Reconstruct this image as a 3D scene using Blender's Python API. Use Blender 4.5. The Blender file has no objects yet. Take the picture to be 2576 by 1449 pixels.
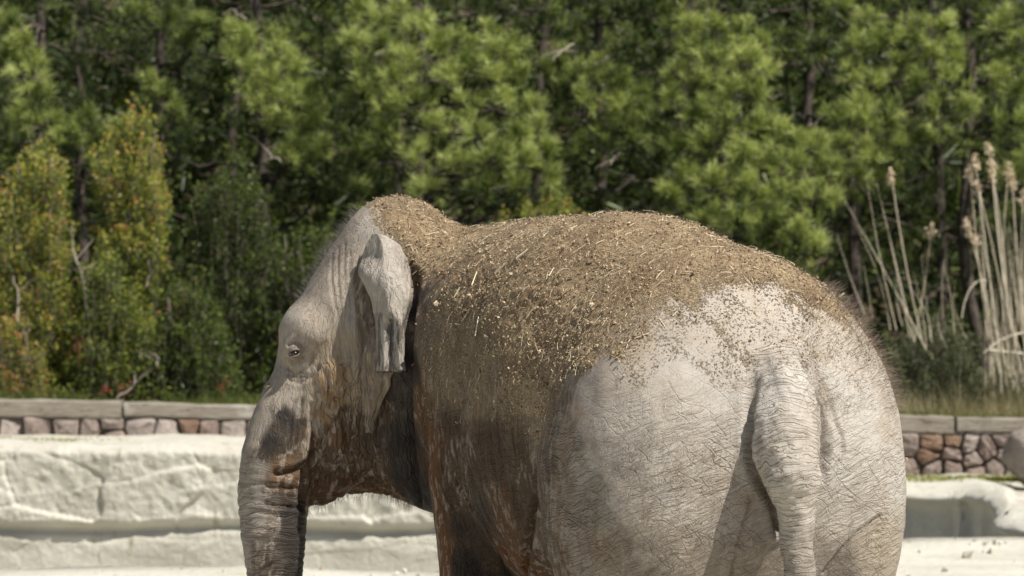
import bpy, math, random
import numpy as np
from mathutils import Vector, Matrix
R = math.radians
rng = np.random.default_rng(11)
random.seed(5)
sc = bpy.context.scene

# ------------------------------------------------------------------ camera, sky, sun, exposure
CZ = 1.9                        # eye height, metres
FPX = 7200.0                    # focal length in units of a 2576 wide frame
TILT = math.atan(125.5 / FPX)
cam_d = bpy.data.cameras.new('camera'); cam = bpy.data.objects.new('camera', cam_d)
sc.collection.objects.link(cam); sc.camera = cam
cam.location = (0, 0, CZ); cam.rotation_euler = (R(90) + TILT, 0, 0)
cam_d.sensor_width = 36; cam_d.lens = 36 * FPX / 2576
cam_d.clip_start = 0.1; cam_d.clip_end = 800
cam_d.dof.use_dof = True; cam_d.dof.focus_distance = 11.6; cam_d.dof.aperture_fstop = 4.0

SUN = np.array([0.56, -0.45, 1.0]); SUN /= np.linalg.norm(SUN)
world = bpy.data.worlds.new('World'); sc.world = world; world.use_nodes = True
wn = world.node_tree.nodes; wl = world.node_tree.links
bg = wn.get('Background') or wn.new('ShaderNodeBackground')
sky = wn.new('ShaderNodeTexSky'); sky.sky_type = 'NISHITA'; sky.sun_disc = False
sky.sun_elevation = math.asin(SUN[2]); sky.sun_rotation = math.atan2(SUN[0], SUN[1])
wl.new(sky.outputs[0], bg.inputs[0]); bg.inputs[1].default_value = 0.052
sun_d = bpy.data.lights.new('sun', 'SUN'); sun_d.energy = 5.0; sun_d.angle = R(0.53); sun_d.color = (1, 0.955, 0.875)
sun = bpy.data.objects.new('sun', sun_d); sc.collection.objects.link(sun)
sun.rotation_euler = Vector(SUN).to_track_quat('Z', 'Y').to_euler()
sc.view_settings.view_transform = 'Standard'; sc.view_settings.look = 'None'
sc.view_settings.exposure = 0.42; sc.view_settings.gamma = 1; sc.view_settings.use_curve_mapping = False

# ------------------------------------------------------------------ helpers
_f = np.array([0, math.cos(TILT), math.sin(TILT)]); _u = np.array([0, -math.sin(TILT), math.cos(TILT)])
CAM = np.array([0, 0, CZ])
def ray(px, py):
    px = np.asarray(px, float); py = np.asarray(py, float)
    return ((px - 1288) / FPX)[..., None] * np.array([1., 0, 0]) + ((724.5 - py) / FPX)[..., None] * _u + _f
def P(px, py, Y):
    """the place seen along a line of sight at a distance Y in front of the lens"""
    d = ray(px, py); return CAM + d * (np.asarray(Y, float) / d[..., 1])[..., None]
def proj(p):
    q = p - CAM; w = q @ _f
    return 1288 + FPX * q[..., 0] / w, 724.5 - FPX * (q @ _u) / w

def _hash(ix, iy, iz, seed):
    h = (ix.astype(np.int64) * 374761393 + iy.astype(np.int64) * 668265263 + iz.astype(np.int64) * 2147483647 + seed * 1274126177) & 0xffffffff
    h = ((h ^ (h >> 13)) * 1274126177) & 0xffffffff
    h = (h ^ (h >> 16)) & 0xffffffff
    return h.astype(np.float64) / 4294967295.0
def noise3(p, scale=1.0, seed=0):
    """value noise, about -1..1"""
    q = np.asarray(p, float) * scale; i = np.floor(q); f = q - i; f = f * f * (3 - 2 * f); i = i.astype(np.int64)
    r = 0
    for a in (0, 1):
        for b in (0, 1):
            for c in (0, 1):
                w = (f[..., 0] if a else 1 - f[..., 0]) * (f[..., 1] if b else 1 - f[..., 1]) * (f[..., 2] if c else 1 - f[..., 2])
                r = r + w * _hash(i[..., 0] + a, i[..., 1] + b, i[..., 2] + c, seed)
    return r * 2 - 1
def fbm(p, scale=1.0, seed=0, octv=4):
    r = 0; a = 1
    for k in range(octv):
        r = r + a * noise3(p, scale * 2 ** k, seed + k * 7); a *= 0.5
    return r
def nrm(v): return v / np.maximum(np.linalg.norm(v, axis=-1, keepdims=True), 1e-9)

def mesh_np(name, V, F, mat=None, smooth=True, attrs=None, uni=True):
    """mesh from arrays; F is (n,3) or (n,4), or a list of such arrays"""
    V = np.asarray(V, np.float32).reshape(-1, 3)
    Fs = F if isinstance(F, list) else [F]
    loops = np.concatenate([np.asarray(f, np.int32).ravel() for f in Fs])
    tot = np.concatenate([np.full(len(f), f.shape[1], np.int32) for f in Fs])
    st = np.concatenate([[0], np.cumsum(tot)[:-1]]).astype(np.int32)
    me = bpy.data.meshes.new(name); me.vertices.add(len(V)); me.vertices.foreach_set('co', V.ravel())
    me.loops.add(len(loops)); me.loops.foreach_set('vertex_index', loops)
    me.polygons.add(len(tot)); me.polygons.foreach_set('loop_start', st); me.polygons.foreach_set('loop_total', tot)
    me.update(calc_edges=True)
    me.polygons.foreach_set('use_smooth', np.full(len(tot), smooth, bool))
    for k, a in (attrs or {}).items():
        a = np.asarray(a, np.float32)
        if a.ndim == 1:
            at = me.attributes.new(k, 'FLOAT', 'POINT'); at.data.foreach_set('value', a)
        else:
            at = me.attributes.new(k, 'FLOAT_VECTOR', 'POINT'); at.data.foreach_set('vector', a.ravel())
    if mat: me.materials.append(mat)
    me.validate()
    return me
def tag(o, label=None, cat=None, group=None, kind=None):
    if label: o['label'] = label
    if cat: o['category'] = cat
    if group: o['group'] = group
    if kind: o['kind'] = kind
    return o
def link(name, me, parent=None, loc=None):
    o = bpy.data.objects.new(name, me); sc.collection.objects.link(o)
    if loc is not None: o.location = loc
    if parent: o.parent = parent
    return o
def empty(name, loc, label, cat, group=None):
    o = bpy.data.objects.new(name, None); sc.collection.objects.link(o); o.location = loc; o.empty_display_size = 0.2
    return tag(o, label, cat, group)
def local(V, root): return np.asarray(V) - np.array(root.location)

class Bag:
    """collects verts/faces (with a per-vertex value 'tint')"""
    def __init__(s): s.V = []; s.F3 = []; s.F4 = []; s.T = []; s.n = 0
    def add(s, V, F, t=0.0):
        V = np.asarray(V, float).reshape(-1, 3); F = np.asarray(F, int)
        (s.F3 if F.shape[1] == 3 else s.F4).append(F + s.n); s.V.append(V)
        s.T.append(np.full(len(V), t) if np.isscalar(t) else np.asarray(t)); s.n += len(V)
    def build(s, name, mat, root=None, parent=None, smooth=True):
        V = np.concatenate(s.V)
        if root is not None: V = V - np.array(root.location)
        F = []
        if s.F3: F.append(np.concatenate(s.F3))
        if s.F4: F.append(np.concatenate(s.F4))
        return link(name, mesh_np(name, V, F, mat, smooth, {'tint': np.concatenate(s.T)}), parent or root)
def tube(bag, pts, rad, sides=6, t=0.0, cap=True):
    pts = np.asarray(pts, float); rad = np.broadcast_to(np.asarray(rad, float), (len(pts),))
    tg = nrm(np.gradient(pts, axis=0)); ref = np.array([0.31, 0.93, 0.19])
    a = nrm(np.cross(tg, ref)); b = np.cross(tg, a)
    an = np.linspace(0, 2 * math.pi, sides, endpoint=False)
    V = pts[:, None] + rad[:, None, None] * (np.cos(an)[None, :, None] * a[:, None] + np.sin(an)[None, :, None] * b[:, None])
    n = len(pts); i = np.arange(n - 1)[:, None] * sides; j = np.arange(sides)[None]; k = (j + 1) % sides
    F = np.stack([i + j, i + k, i + sides + k, i + sides + j], -1).reshape(-1, 4)
    bag.add(V.reshape(-1, 3), F, t)

def grid_faces(r, c_, wrap=True):
    i, j = np.meshgrid(np.arange(r - 1), np.arange(c_ if wrap else c_ - 1), indexing='ij'); i = i.ravel(); j = j.ravel(); k = (j + 1) % c_
    return np.stack([i * c_ + j, (i + 1) * c_ + j, (i + 1) * c_ + k, i * c_ + k], -1)

# ------------------------------------------------------------------ node helper
class N:
    def __init__(s, name, rough=0.9, spec=0.2):
        s.m = bpy.data.materials.new(name); s.m.use_nodes = True; s.t = s.m.node_tree; s.t.nodes.clear()
        s.out = s.t.nodes.new('ShaderNodeOutputMaterial'); s.b = s.t.nodes.new('ShaderNodeBsdfPrincipled')
        s.t.links.new(s.b.outputs[0], s.out.inputs[0]); s.set(s.b, 'Roughness', rough); s.set(s.b, 'Specular IOR Level', spec)
    def set(s, nd, k, v):
        i = nd.inputs[k]
        if isinstance(v, bpy.types.NodeSocket): s.t.links.new(v, i)
        elif isinstance(v, (tuple, list)) and len(v) == 3 and i.type == 'RGBA': i.default_value = (*v, 1)
        else: i.default_value = v
    def nd(s, typ, outp=0, props=None, **kw):
        n = s.t.nodes.new('ShaderNode' + typ)
        for k, v in (props or {}).items(): setattr(n, k, v)
        for k, v in kw.items():
            k2 = int(k[1:]) if k[0] == '_' else k.replace('_', ' ')
            s.set(n, k2, v)
        return n.outputs[outp]
    def pos(s): return s.nd('TexCoord', 'Object')
    def attr(s, a, o='Fac'): return s.nd('Attribute', o, {'attribute_name': a})
    def map(s, v, sc_=(1, 1, 1), rot=(0, 0, 0), loc=(0, 0, 0)):
        return s.nd('Mapping', 0, None, Vector=v, Scale=sc_, Rotation=rot, Location=loc)
    def noise(s, v, scale, det=3, rough=0.55, dist=0.0): return s.nd('TexNoise', 0, None, Vector=v, Scale=scale, Detail=det, Roughness=rough, Distortion=dist)
    def noisec(s, v, scale, det=2): return s.nd('TexNoise', 1, None, Vector=v, Scale=scale, Detail=det)
    def vor(s, v, scale, feat='F1', o=0, rnd=1.0): return s.nd('TexVoronoi', o, {'feature': feat}, Vector=v, Scale=scale, Randomness=rnd)
    def ma(s, op, a, b=0.0, c=0.0, clamp=False): return s.nd('Math', 0, {'operation': op, 'use_clamp': clamp}, _0=a, _1=b, _2=c)
    def mr(s, v, a, b, c=0.0, d=1.0): return s.nd('MapRange', 0, {'clamp': True}, _0=v, _1=a, _2=b, _3=c, _4=d)
    def ss(s, v, a, b, c=0.0, d=1.0): return s.nd('MapRange', 0, {'clamp': True, 'interpolation_type': 'SMOOTHSTEP'}, _0=v, _1=a, _2=b, _3=c, _4=d)
    def mix(s, f, a, b, mode='MIX'):
        n = s.t.nodes.new('ShaderNodeMix'); n.data_type = 'RGBA'; n.blend_type = mode
        s.set(n, 0, f); s.set(n, 6, a); s.set(n, 7, b); return n.outputs[2]
    def vadd(s, a, b, op='ADD'): return s.nd('VectorMath', 0, {'operation': op}, _0=a, _1=b)
    def vscale(s, a, k):
        n = s.t.nodes.new('ShaderNodeVectorMath'); n.operation = 'SCALE'; s.set(n, 0, a); s.set(n, 3, k); return n.outputs[0]
    def bump(s, h, dist, strength=1.0, normal=None):
        n = s.t.nodes.new('ShaderNodeBump'); s.set(n, 'Height', h); n.inputs['Distance'].default_value = dist; s.set(n, 'Strength', strength)
        if normal is not None: s.set(n, 'Normal', normal)
        return n.outputs[0]
    def done(s, col=None, normal=None, rough=None):
        if col is not None: s.set(s.b, 'Base Color', col)
        if normal is not None: s.set(s.b, 'Normal', normal)
        if rough is not None: s.set(s.b, 'Roughness', rough)
        return s.m
# ------------------------------------------------------------------ elephant: distance field
TH = R(66); HD = np.array([-math.cos(TH), math.sin(TH), 0]); LF = np.array([-math.sin(TH), -math.cos(TH), 0]); UP = np.array([0, 0, 1.])
ORG = np.array([0.84, 11.2, 0.0])
def W(u, v, z): return ORG + u * HD + v * LF + z * UP
BODY = np.stack([HD, LF, UP])                       # rows: body axes
def rotz(a): return np.array([[math.cos(a), math.sin(a), 0], [-math.sin(a), math.cos(a), 0], [0, 0, 1.]])
def tilt_axes(A, a):                                # turn axes 0 and 2 about axis 1
    return np.stack([A[0] * math.cos(a) + A[2] * math.sin(a), A[1], -A[0] * math.sin(a) + A[2] * math.cos(a)])
prims = []
def ell(c, r, axes=np.eye(3), k=0.1, sub=False): prims.append(('e', np.array(c, float), np.array(r, float), axes, k, sub))
def cone(a, b, ra, rb, k=0.08, sub=False): prims.append(('c', np.array(a, float), np.array(b, float), ra, rb, k, sub))
def chain(pts, k=0.05):
    """a limb: one smooth tapering run through the joints, joined to the rest as a whole"""
    c = np.array([[*q[0], q[1]] for q in pts], float); e = np.vstack([2 * c[0] - c[1], c, 2 * c[-1] - c[-2]]); o = []
    for i in range(len(c) - 1):                     # a smooth curve through the joints
        a, b, d, f = e[i:i + 4]
        for t in (0, .25, .5, .75): o.append(0.5 * (2 * b + (d - a) * t + (2 * a - 5 * b + 4 * d - f) * t * t + (3 * b - a - 3 * d + f) * t ** 3))
    o = np.array(o + [c[-1]]); p = o[:, :3]; r = o[:, 3]
    prims.append(('l', p, r, None, k, False))

# pelvis, barrel, shoulders
ell(W(0.02, 0, 1.46), (0.60, 0.70, 0.78), BODY, 0.1)
ell(W(0.74, 0, 1.61), (0.84, 0.645, 0.795), BODY, 0.24)
ell(W(0.95, 0.0, 1.42), (0.80, 0.62, 0.70), BODY, 0.2)
cone(W(0.9, 0.14, 1.90), W(1.62, 0.13, 1.92), 0.44, 0.40, 0.2)
ell(W(1.52, 0, 1.62), (0.60, 0.55, 0.74), BODY, 0.24)
# hips, thighs, legs
for s in (1, -1):
    ell(W(0.0, 0.36 * s, 1.28), (0.50, 0.37 if s > 0 else 0.33, 0.66), BODY, 0.08)
    chain([(W(0.0, 0.38 * s, 1.15), 0.36), (W(-0.04, 0.37 * s, 0.72), 0.235), (W(-0.10, 0.36 * s, 0.40), 0.185), (W(-0.06, 0.36 * s, 0.10), 0.20)], 0.06)
    cone(W(-0.06, 0.36 * s, 0.10), W(0.0, 0.36 * s, 0.12), 0.20, 0.19, 0.05)
    ell(W(1.52, 0.34 * s, 1.48), (0.36, 0.24, 0.60), BODY, 0.10)
    chain([(W(1.56, 0.37 * s, 1.25), 0.21), (W(1.58, 0.37 * s, 0.75), 0.168), (W(1.60, 0.37 * s, 0.35), 0.15), (W(1.60, 0.37 * s, 0.10), 0.19)], 0.08)
# neck
cone(W(1.35, 0.0, 2.0), W(1.85, 0.0, 2.03), 0.36, 0.35, 0.15)
cone(W(1.85, 0.0, 2.03), P(1035, 735, 13.15), 0.36, 0.31, 0.12)
cone(W(1.70, 0.0, 1.72), P(960, 860, 13.18), 0.47, 0.36, 0.16)
cone(W(1.75, 0.0, 1.40), P(950, 1075, 13.16), 0.42, 0.25, 0.10)
cone(W(1.75, 0.05, 1.30), P(985, 1140, 13.12), 0.33, 0.16, 0.08)
# head
HA = rotz(R(8))
ell(P(995, 660, 13.15), (0.28, 0.30, 0.30), HA, 0.10)
ell(P(895, 785, 13.15), (0.255, 0.31, 0.36), tilt_axes(HA, R(-32)), 0.10)
ell(P(786, 838, 13.10), (0.155, 0.27, 0.150), HA, 0.05)
ell(P(862, 940, 13.10), (0.17, 0.30, 0.16), HA, 0.06)
ell(P(860, 980, 13.12), (0.26, 0.27, 0.34), HA, 0.10)
ell(P(905, 1110, 13.12), (0.26, 0.22, 0.22), HA, 0.08)
cone(P(880, 1170, 13.1), P(808, 1235, 13.08), 0.13, 0.075, 0.05)
chain([(P(800, 900, 13.08), 0.17), (P(757, 1010, 13.06), 0.175), (P(720, 1110, 13.04), 0.180), (P(692, 1210, 13.03), 0.165), (P(686, 1320, 13.02), 0.152),
       (P(692, 1449, 13.0), 0.130), (P(715, 1600, 13.0), 0.105), (P(735, 1760, 12.98), 0.08), (P(720, 1850, 12.95), 0.06), (P(690, 1880, 12.93), 0.045)], 0.06)
# lids
ell(P(745, 880, 12.93), (0.055, 0.05, 0.05), HA, 0.05)
# tail
chain([(P(1945, 790, 11.12), 0.13), (P(1957, 890, 10.88), 0.142), (P(1975, 1000, 10.68), 0.122), (P(1980, 1110, 10.57), 0.122), (P(1990, 1190, 10.52), 0.105),
       (P(2000, 1260, 10.52), 0.074), (P(2006, 1350, 10.54), 0.062), (P(2010, 1460, 10.55), 0.055), (P(2010, 1700, 10.6), 0.04), (P(2008, 1900, 10.62), 0.028)], 0.06)


BOX = []
def _boxes():
    for q in prims:
        if q[0] == 'e':
            ext = np.abs(q[3].T * q[2]).sum(1); BOX.append((q[1] - ext, q[1] + ext))
        elif q[0] == 'l': BOX.append(((q[1] - q[2][:, None]).min(0), (q[1] + q[2][:, None]).max(0)))
        else: m = max(q[3], q[4]); BOX.append((np.minimum(q[1], q[2]) - m, np.maximum(q[1], q[2]) + m))
_boxes()
def _one(q, p):
    if q[0] == 'e':
        _, c, r, A, k, sub = q
        l = (p - c) @ A.T; k0 = np.linalg.norm(l / r, axis=1); k1 = np.linalg.norm(l / (r * r), axis=1)
        return k0 * (k0 - 1.0) / np.maximum(k1, 1e-6)
    if q[0] == 'l':
        pp, rr = q[1], q[2]; e = np.full(len(p), 9.0)
        for a, b, ra, rb in zip(pp[:-1], pp[1:], rr[:-1], rr[1:]):
            ba = b - a; pa = p - a; t = np.clip((pa @ ba) / (ba @ ba), 0, 1); pa -= t[:, None] * ba
            e = np.minimum(e, np.sqrt(np.einsum('ij,ij->i', pa, pa)) - (ra + (rb - ra) * t))
        return e
    _, a, b, ra, rb, k, sub = q
    ba = b - a; t = np.clip(((p - a) @ ba) / (ba @ ba), 0, 1)
    return np.linalg.norm(p - a - t[:, None] * ba, axis=1) - (ra + (rb - ra) * t)
def sdf(p):
    d = np.full(p.shape[0], 9.0)
    for q, (lo, hi) in zip(prims, BOX):
        k = q[4] if q[0] in 'el' else q[5]
        g = np.maximum(np.maximum(lo - p, p - hi), 0); bd = np.sqrt(np.einsum('ij,ij->i', g, g))
        e = bd; m = np.where(bd < np.minimum(d, 1.0) + k)[0] if len(p) > 64 else np.arange(len(p))
        if len(m): e[m] = _one(q, p[m])
        h = np.clip(0.5 + 0.5 * (e - d) / k, 0, 1); d = e * (1 - h) + d * h - k * h * (1 - h)
    return d
def trace(px, py):
    """where the line of sight first meets the animal's skin (and its distance)"""
    d = nrm(ray(np.asarray(px, float), np.asarray(py, float))); t = np.full(len(d), 9.0)
    for _ in range(70):
        t = t + sdf(CAM + d * t[:, None]) * 0.8
        t = np.minimum(t, 16)
    return CAM + d * t[:, None], t < 15.5
def sdf_n(p, e=0.004):
    return nrm(np.stack([sdf(p + np.eye(3)[i] * e) - sdf(p - np.eye(3)[i] * e) for i in range(3)], -1))

def surface_nets(lo, hi, h):
    n = np.ceil((hi - lo) / h).astype(int) + 1; n = ((n + 3) // 4) * 4 + 1
    nc = (n - 1) // 4 + 1
    g = np.stack(np.meshgrid(*[lo[i] + np.arange(nc[i]) * 4 * h for i in range(3)], indexing='ij'), -1).reshape(-1, 3)
    dc = sdf(g).reshape(nc)
    D = np.repeat(np.repeat(np.repeat(dc, 4, 0), 4, 1), 4, 2)[:n[0], :n[1], :n[2]].astype(np.float32)
    nearc = np.abs(dc) < 4 * h * 2.2
    M = np.repeat(np.repeat(np.repeat(nearc, 4, 0), 4, 1), 4, 2)[:n[0], :n[1], :n[2]]
    # shift so the coarse sample sits in the middle of its block of fine ones
    idx = np.argwhere(M); out = np.empty(len(idx), np.float32)
    for s in range(0, len(idx), 400000):
        out[s:s + 400000] = sdf(lo + idx[s:s + 400000] * h)
    D[M] = out
    S = D < 0
    nx, ny, nz = n
    c = lambda a, b, d_: D[a:nx - 1 + a, b:ny - 1 + b, d_:nz - 1 + d_]
    cs = [(a, b, d_) for a in (0, 1) for b in (0, 1) for d_ in (0, 1)]
    cnt = sum((c(*q) < 0).astype(np.int8) for q in cs)
    act = np.argwhere((cnt > 0) & (cnt < 8)); val = {q: c(*q)[act[:, 0], act[:, 1], act[:, 2]].astype(float) for q in cs}
    acc = np.zeros((len(act), 3)); m = np.zeros(len(act))
    for q in cs:
        for ax in range(3):
            if q[ax] == 0:
                r = list(q); r[ax] = 1; r = tuple(r)
                a, b = val[q], val[r]; x = (a < 0) != (b < 0); t = np.where(x, a / np.where(x, a - b, 1), 0)
                pt = np.tile(np.array(q, float), (len(act), 1)); pt[:, ax] = t
                acc += pt * x[:, None]; m += x
    V = lo + (act + acc / m[:, None]) * h
    ID = np.full((nx - 1, ny - 1, nz - 1), -1, np.int32); ID[act[:, 0], act[:, 1], act[:, 2]] = np.arange(len(act))
    F = []
    for ax in range(3):
        b, d_ = [(1, 2), (2, 0), (0, 1)][ax]
        sl0 = [slice(1, None)] * 3; sl0[ax] = slice(0, -1)
        A0 = [slice(1, n[i] - 1) for i in range(3)]; A0[ax] = slice(0, n[ax] - 1); A1 = list(A0); A1[ax] = slice(1, n[ax])
        s0 = S[tuple(A0)]; s1 = S[tuple(A1)]
        e = np.argwhere(s0 != s1); off = np.array([1, 1, 1]); off[ax] = 0; e = e + off
        fl = S[e[:, 0], e[:, 1], e[:, 2]]
        def gid(db, dd):
            q = e.copy(); q[:, b] -= db; q[:, d_] -= dd
            return ID[q[:, 0], q[:, 1], q[:, 2]]
        f = np.stack([gid(1, 1), gid(0, 1), gid(0, 0), gid(1, 0)], -1)
        f[~fl] = f[~fl][:, ::-1]
        F.append(f)
    F = np.concatenate(F); F = F[(F >= 0).all(1)]
    return V, F
# ------------------------------------------------------------------ elephant: skin relief, stains, shade put into the colour
V, F = surface_nets(np.array([-1.7, 10.2, -0.12]), np.array([1.9, 13.9, 2.75]), 0.0095)
V = V - sdf(V)[:, None] * sdf_n(V) * 0.8
NV = sdf_n(V)
def strokes(V, pls, skip=0.0):
    """smallest distance of each vertex to creases that run over the skin"""
    best = np.full(len(V), 9.0)
    for pl in pls:
        pl = np.array(pl, float); q = []
        for a, b in zip(pl[:-1], pl[1:]):
            n = max(2, int(np.hypot(*(b - a)) / 6)); q += [a + (b - a) * t for t in np.linspace(0, 1, n, endpoint=False)]
        q.append(pl[-1]); q = np.array(q)
        pts, hit = trace(q[:, 0], q[:, 1]); pts = pts[hit]
        if len(pts) < 2: continue
        lo = pts.min(0) - 0.12; hi = pts.max(0) + 0.12
        m = np.where(((V > lo) & (V < hi)).all(1))[0]; v = V[m]; d = np.full(len(m), 9.0)
        for a, b in zip(pts[:-1], pts[1:]):
            ba = b - a
            if ba @ ba > 0.04 ** 2 * 9: continue
            t = np.clip(((v - a) @ ba) / max(ba @ ba, 1e-9), 0, 1)
            d = np.minimum(d, np.linalg.norm(v - a - t[:, None] * ba, axis=1))
        best[m] = np.minimum(best[m], d)
    return best
def cut(pls, depth, width, lip=0.25, ztop=None):
    global V
    d = strokes(V, pls); depth = depth * (1 if ztop is None else np.clip((ztop - V[:, 2]) / .22, 0, 1)); g = np.exp(-(d / width) ** 2) - lip * np.exp(-((d - 2.0 * width) / width) ** 2)
    V = V - NV * (depth * g)[:, None]
    return np.exp(-(d / (width * 0.8)) ** 2)

# deep folds
fold = cut([[(1896, 960), (1890, 1030), (1890, 1110), (1896, 1170), (1912, 1210), (1944, 1262), (1958, 1330)],
            [(2058, 1000), (2068, 1080), (2072, 1150), (2062, 1200)]], 0.035, 0.020, .25, 1.78)
fold2 = cut([[(791, 1139), (780, 1160), (766, 1174), (745, 1184), (722, 1189), (696, 1192)], [(766, 1171), (763, 1207), (758, 1240), (757, 1276)],
             [(1149, 1213), (1190, 1275), (1230, 1343), (1280, 1449)], [(1352, 1250), (1340, 1300), (1330, 1370), (1322, 1440)],
             [(1039, 760), (1030, 860), (1026, 960), (1030, 1060), (1040, 1180), (1056, 1270)]], 0.022, 0.016)
fold3 = cut([[(2068, 960), (2085, 1010), (2100, 1060), (2118, 1100), (2122, 1150), (2098, 1175), (2075, 1190)], [(2062, 985), (2075, 1020), (2092, 1070), (2085, 1100)],
             [(672, 1225), (710, 1231), (751, 1229)], [(668, 1268), (700, 1276), (755, 1276)],
             [(2075, 1440), (2110, 1390), (2160, 1340), (2215, 1300)],
             [(782, 1016), (780, 1060), (788, 1110), (791, 1139)], [(760, 1005), (752, 1060), (745, 1120)], [(742, 1010), (730, 1070), (728, 1130)],
             [(724, 868), (738, 860), (754, 866), (766, 882)], [(722, 904), (736, 914), (752, 910), (764, 898)],
             [(720, 925), (738, 940), (762, 934), (782, 912), (788, 890)], [(728, 955), (752, 962), (782, 948), (800, 922)], [(722, 940), (746, 950), (770, 944)],
             [(1895, 1230), (1880, 1290), (1855, 1370), (1840, 1449)],
             ], 0.009, 0.009)
drip = np.exp(-(strokes(V, [[(2085, 755), (2130, 800), (2190, 870), (2225, 940), (2250, 1040), (2262, 1100)], [(1985, 745), (2030, 775), (2075, 815), (2110, 855)], [(1960, 700), (1990, 720), (2030, 740)]]) / .011) ** 2)
DARKF = np.clip(fold * 0.8 + fold2 + fold3 * 0.7 + drip * (.45 + .6 * noise3(V, 14, 8)), 0, 1)
cut([[(1036, 690), (1030, 760), (1024, 860), (1020, 960), (1024, 1060), (1034, 1180)]], 0.045, 0.034, 0)
cut([[(835, 640), (832, 700), (842, 760), (860, 820)], [(850, 620), (848, 700), (858, 770), (872, 840)], [(866, 610), (864, 680), (872, 760), (884, 820)], [(880, 640), (879, 720), (886, 790)], [(848, 800), (862, 870), (866, 930), (872, 1000)], [(880, 830), (884, 900), (888, 980), (884, 1060)],
     [(905, 760), (900, 830), (902, 900)], [(830, 900), (838, 960), (836, 1020), (842, 1090)], [(856, 960), (860, 1040), (872, 1110), (900, 1170)], [(905, 1020), (915, 1090), (935, 1150), (960, 1200)], [(812, 1010), (812, 1080), (822, 1140)],
     [(1100, 930), (1115, 1010), (1135, 1090), (1150, 1150)], [(1160, 900), (1150, 980), (1165, 1060)], [(1200, 960), (1190, 1040), (1205, 1120)], [(1260, 1000), (1250, 1080), (1262, 1170)], [(1310, 990), (1295, 1080), (1300, 1190), (1290, 1260)]], 0.0042, 0.008)
# soft lumps and region masks (all in the animal's own space)
def reg(c, r, soft=0.5):
    d = np.linalg.norm((V - np.array(c)) / np.array(r), axis=1); return 1 - np.clip((d - (1 - soft)) / soft, 0, 1)
def near(px, py, rad, soft=0.6):
    pt, _ = trace([px], [py]); return reg(pt[0], (rad,) * 3, soft)
def along(pts):
    """distance to a chain of joints, and how far along it each vertex lies"""
    pts = np.array(pts, float); d = np.full(len(V), 9.0); s = np.zeros(len(V)); L = 0
    for a, b in zip(pts[:-1], pts[1:]):
        ba = b - a; l = np.linalg.norm(ba); t = np.clip(((V - a) @ ba) / (l * l), 0, 1); e = np.linalg.norm(V - a - t[:, None] * ba, axis=1)
        m = e < d; d[m] = e[m]; s[m] = L + t[m] * l; L += l
    return d, s
TRK = [q for q in prims if q[0] == 'l' and abs(q[1][0][0] + 0.885) < .02][0][1]; TAIL = prims[-1][1]
dt, st = along(TRK); wtrunk = np.clip((st - 0.42) / 0.25, 0, 1) * (dt < 0.35)
dl, sl = along(TAIL); wtail = np.clip(1 - (dl - 0.13) / 0.05, 0, 1) * np.clip((sl - 0.12) / 0.2, 0, 1)
# rings round the trunk and the tail
wob = noise3(V, 7, 3) * 0.03 + noise3(V, 22, 4) * 0.006
ring = lambda s, w: np.clip(1 - np.abs(((s + wob) / w) % 1 - 0.5) * 2, 0, 1)
V = V - NV * (wtrunk * 0.0055 * (1 - ring(st, 0.044)) ** 3)[:, None] - NV * (wtrunk * 0.004 * (1 - ring(st + 0.02 + 0.4 * wob, 0.071)) ** 4)[:, None]
V = V - NV * (wtail * 0.0035 * (1 - ring(sl, 0.036)) ** 3)[:, None] + NV * (wtail * 0.008 * fbm(V, 16, 9, 3))[:, None]
PX0 = proj(V)[0]
# hanging vertical folds of the neck, cheek and behind the ear
q = V @ np.array([[1, 0, 0], [0, 1, 0], [0, 0, .10]])
wneck = np.clip((1.0 - np.abs((proj(V)[0] - 905) / 165)), 0, 1) ** .5 * np.clip((V[:, 2] - 1.10) / .12, 0, 1) * np.clip((2.0 - V[:, 2]) / 0.35, 0, 1) * (V[:, 1] > 12.2)
wneck = np.clip(wneck * 1.3, 0, 1)
wfl = np.clip((PX0 - 1040) / 25, 0, 1) * np.clip((1400 - PX0) / 90, 0, 1) * np.clip((2.0 - V[:, 2]) / .3, 0, 1) * (V[:, 1] < 13.2)
nf = 1 - np.abs(noise3(q + .01 * noise3(V, 9, 5)[:, None], 26, 21)); V = V - NV * (wneck * 0.013 * (nf ** 4 - .3))[:, None]
# side: slanting folds between shoulder and thigh
wside = np.clip(1 - np.abs((V - ORG) @ HD - 1.05) / 0.75, 0, 1) * np.clip((2.1 - V[:, 2]) / 0.5, 0, 1) * (np.array((V - ORG) @ LF) > 0.1)
q = V @ np.array([[1, 0, 0], [0, 1, 0], [0.25, 0, .22]]); nf = 1 - np.abs(noise3(q, 15, 31)); V = V - NV * (wside * 0.010 * (nf ** 4 - .3))[:, None]
V = V + NV * (0.007 * fbm(V, 5, 40, 2) + 0.0025 * noise3(V, 18, 41))[:, None]
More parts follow.
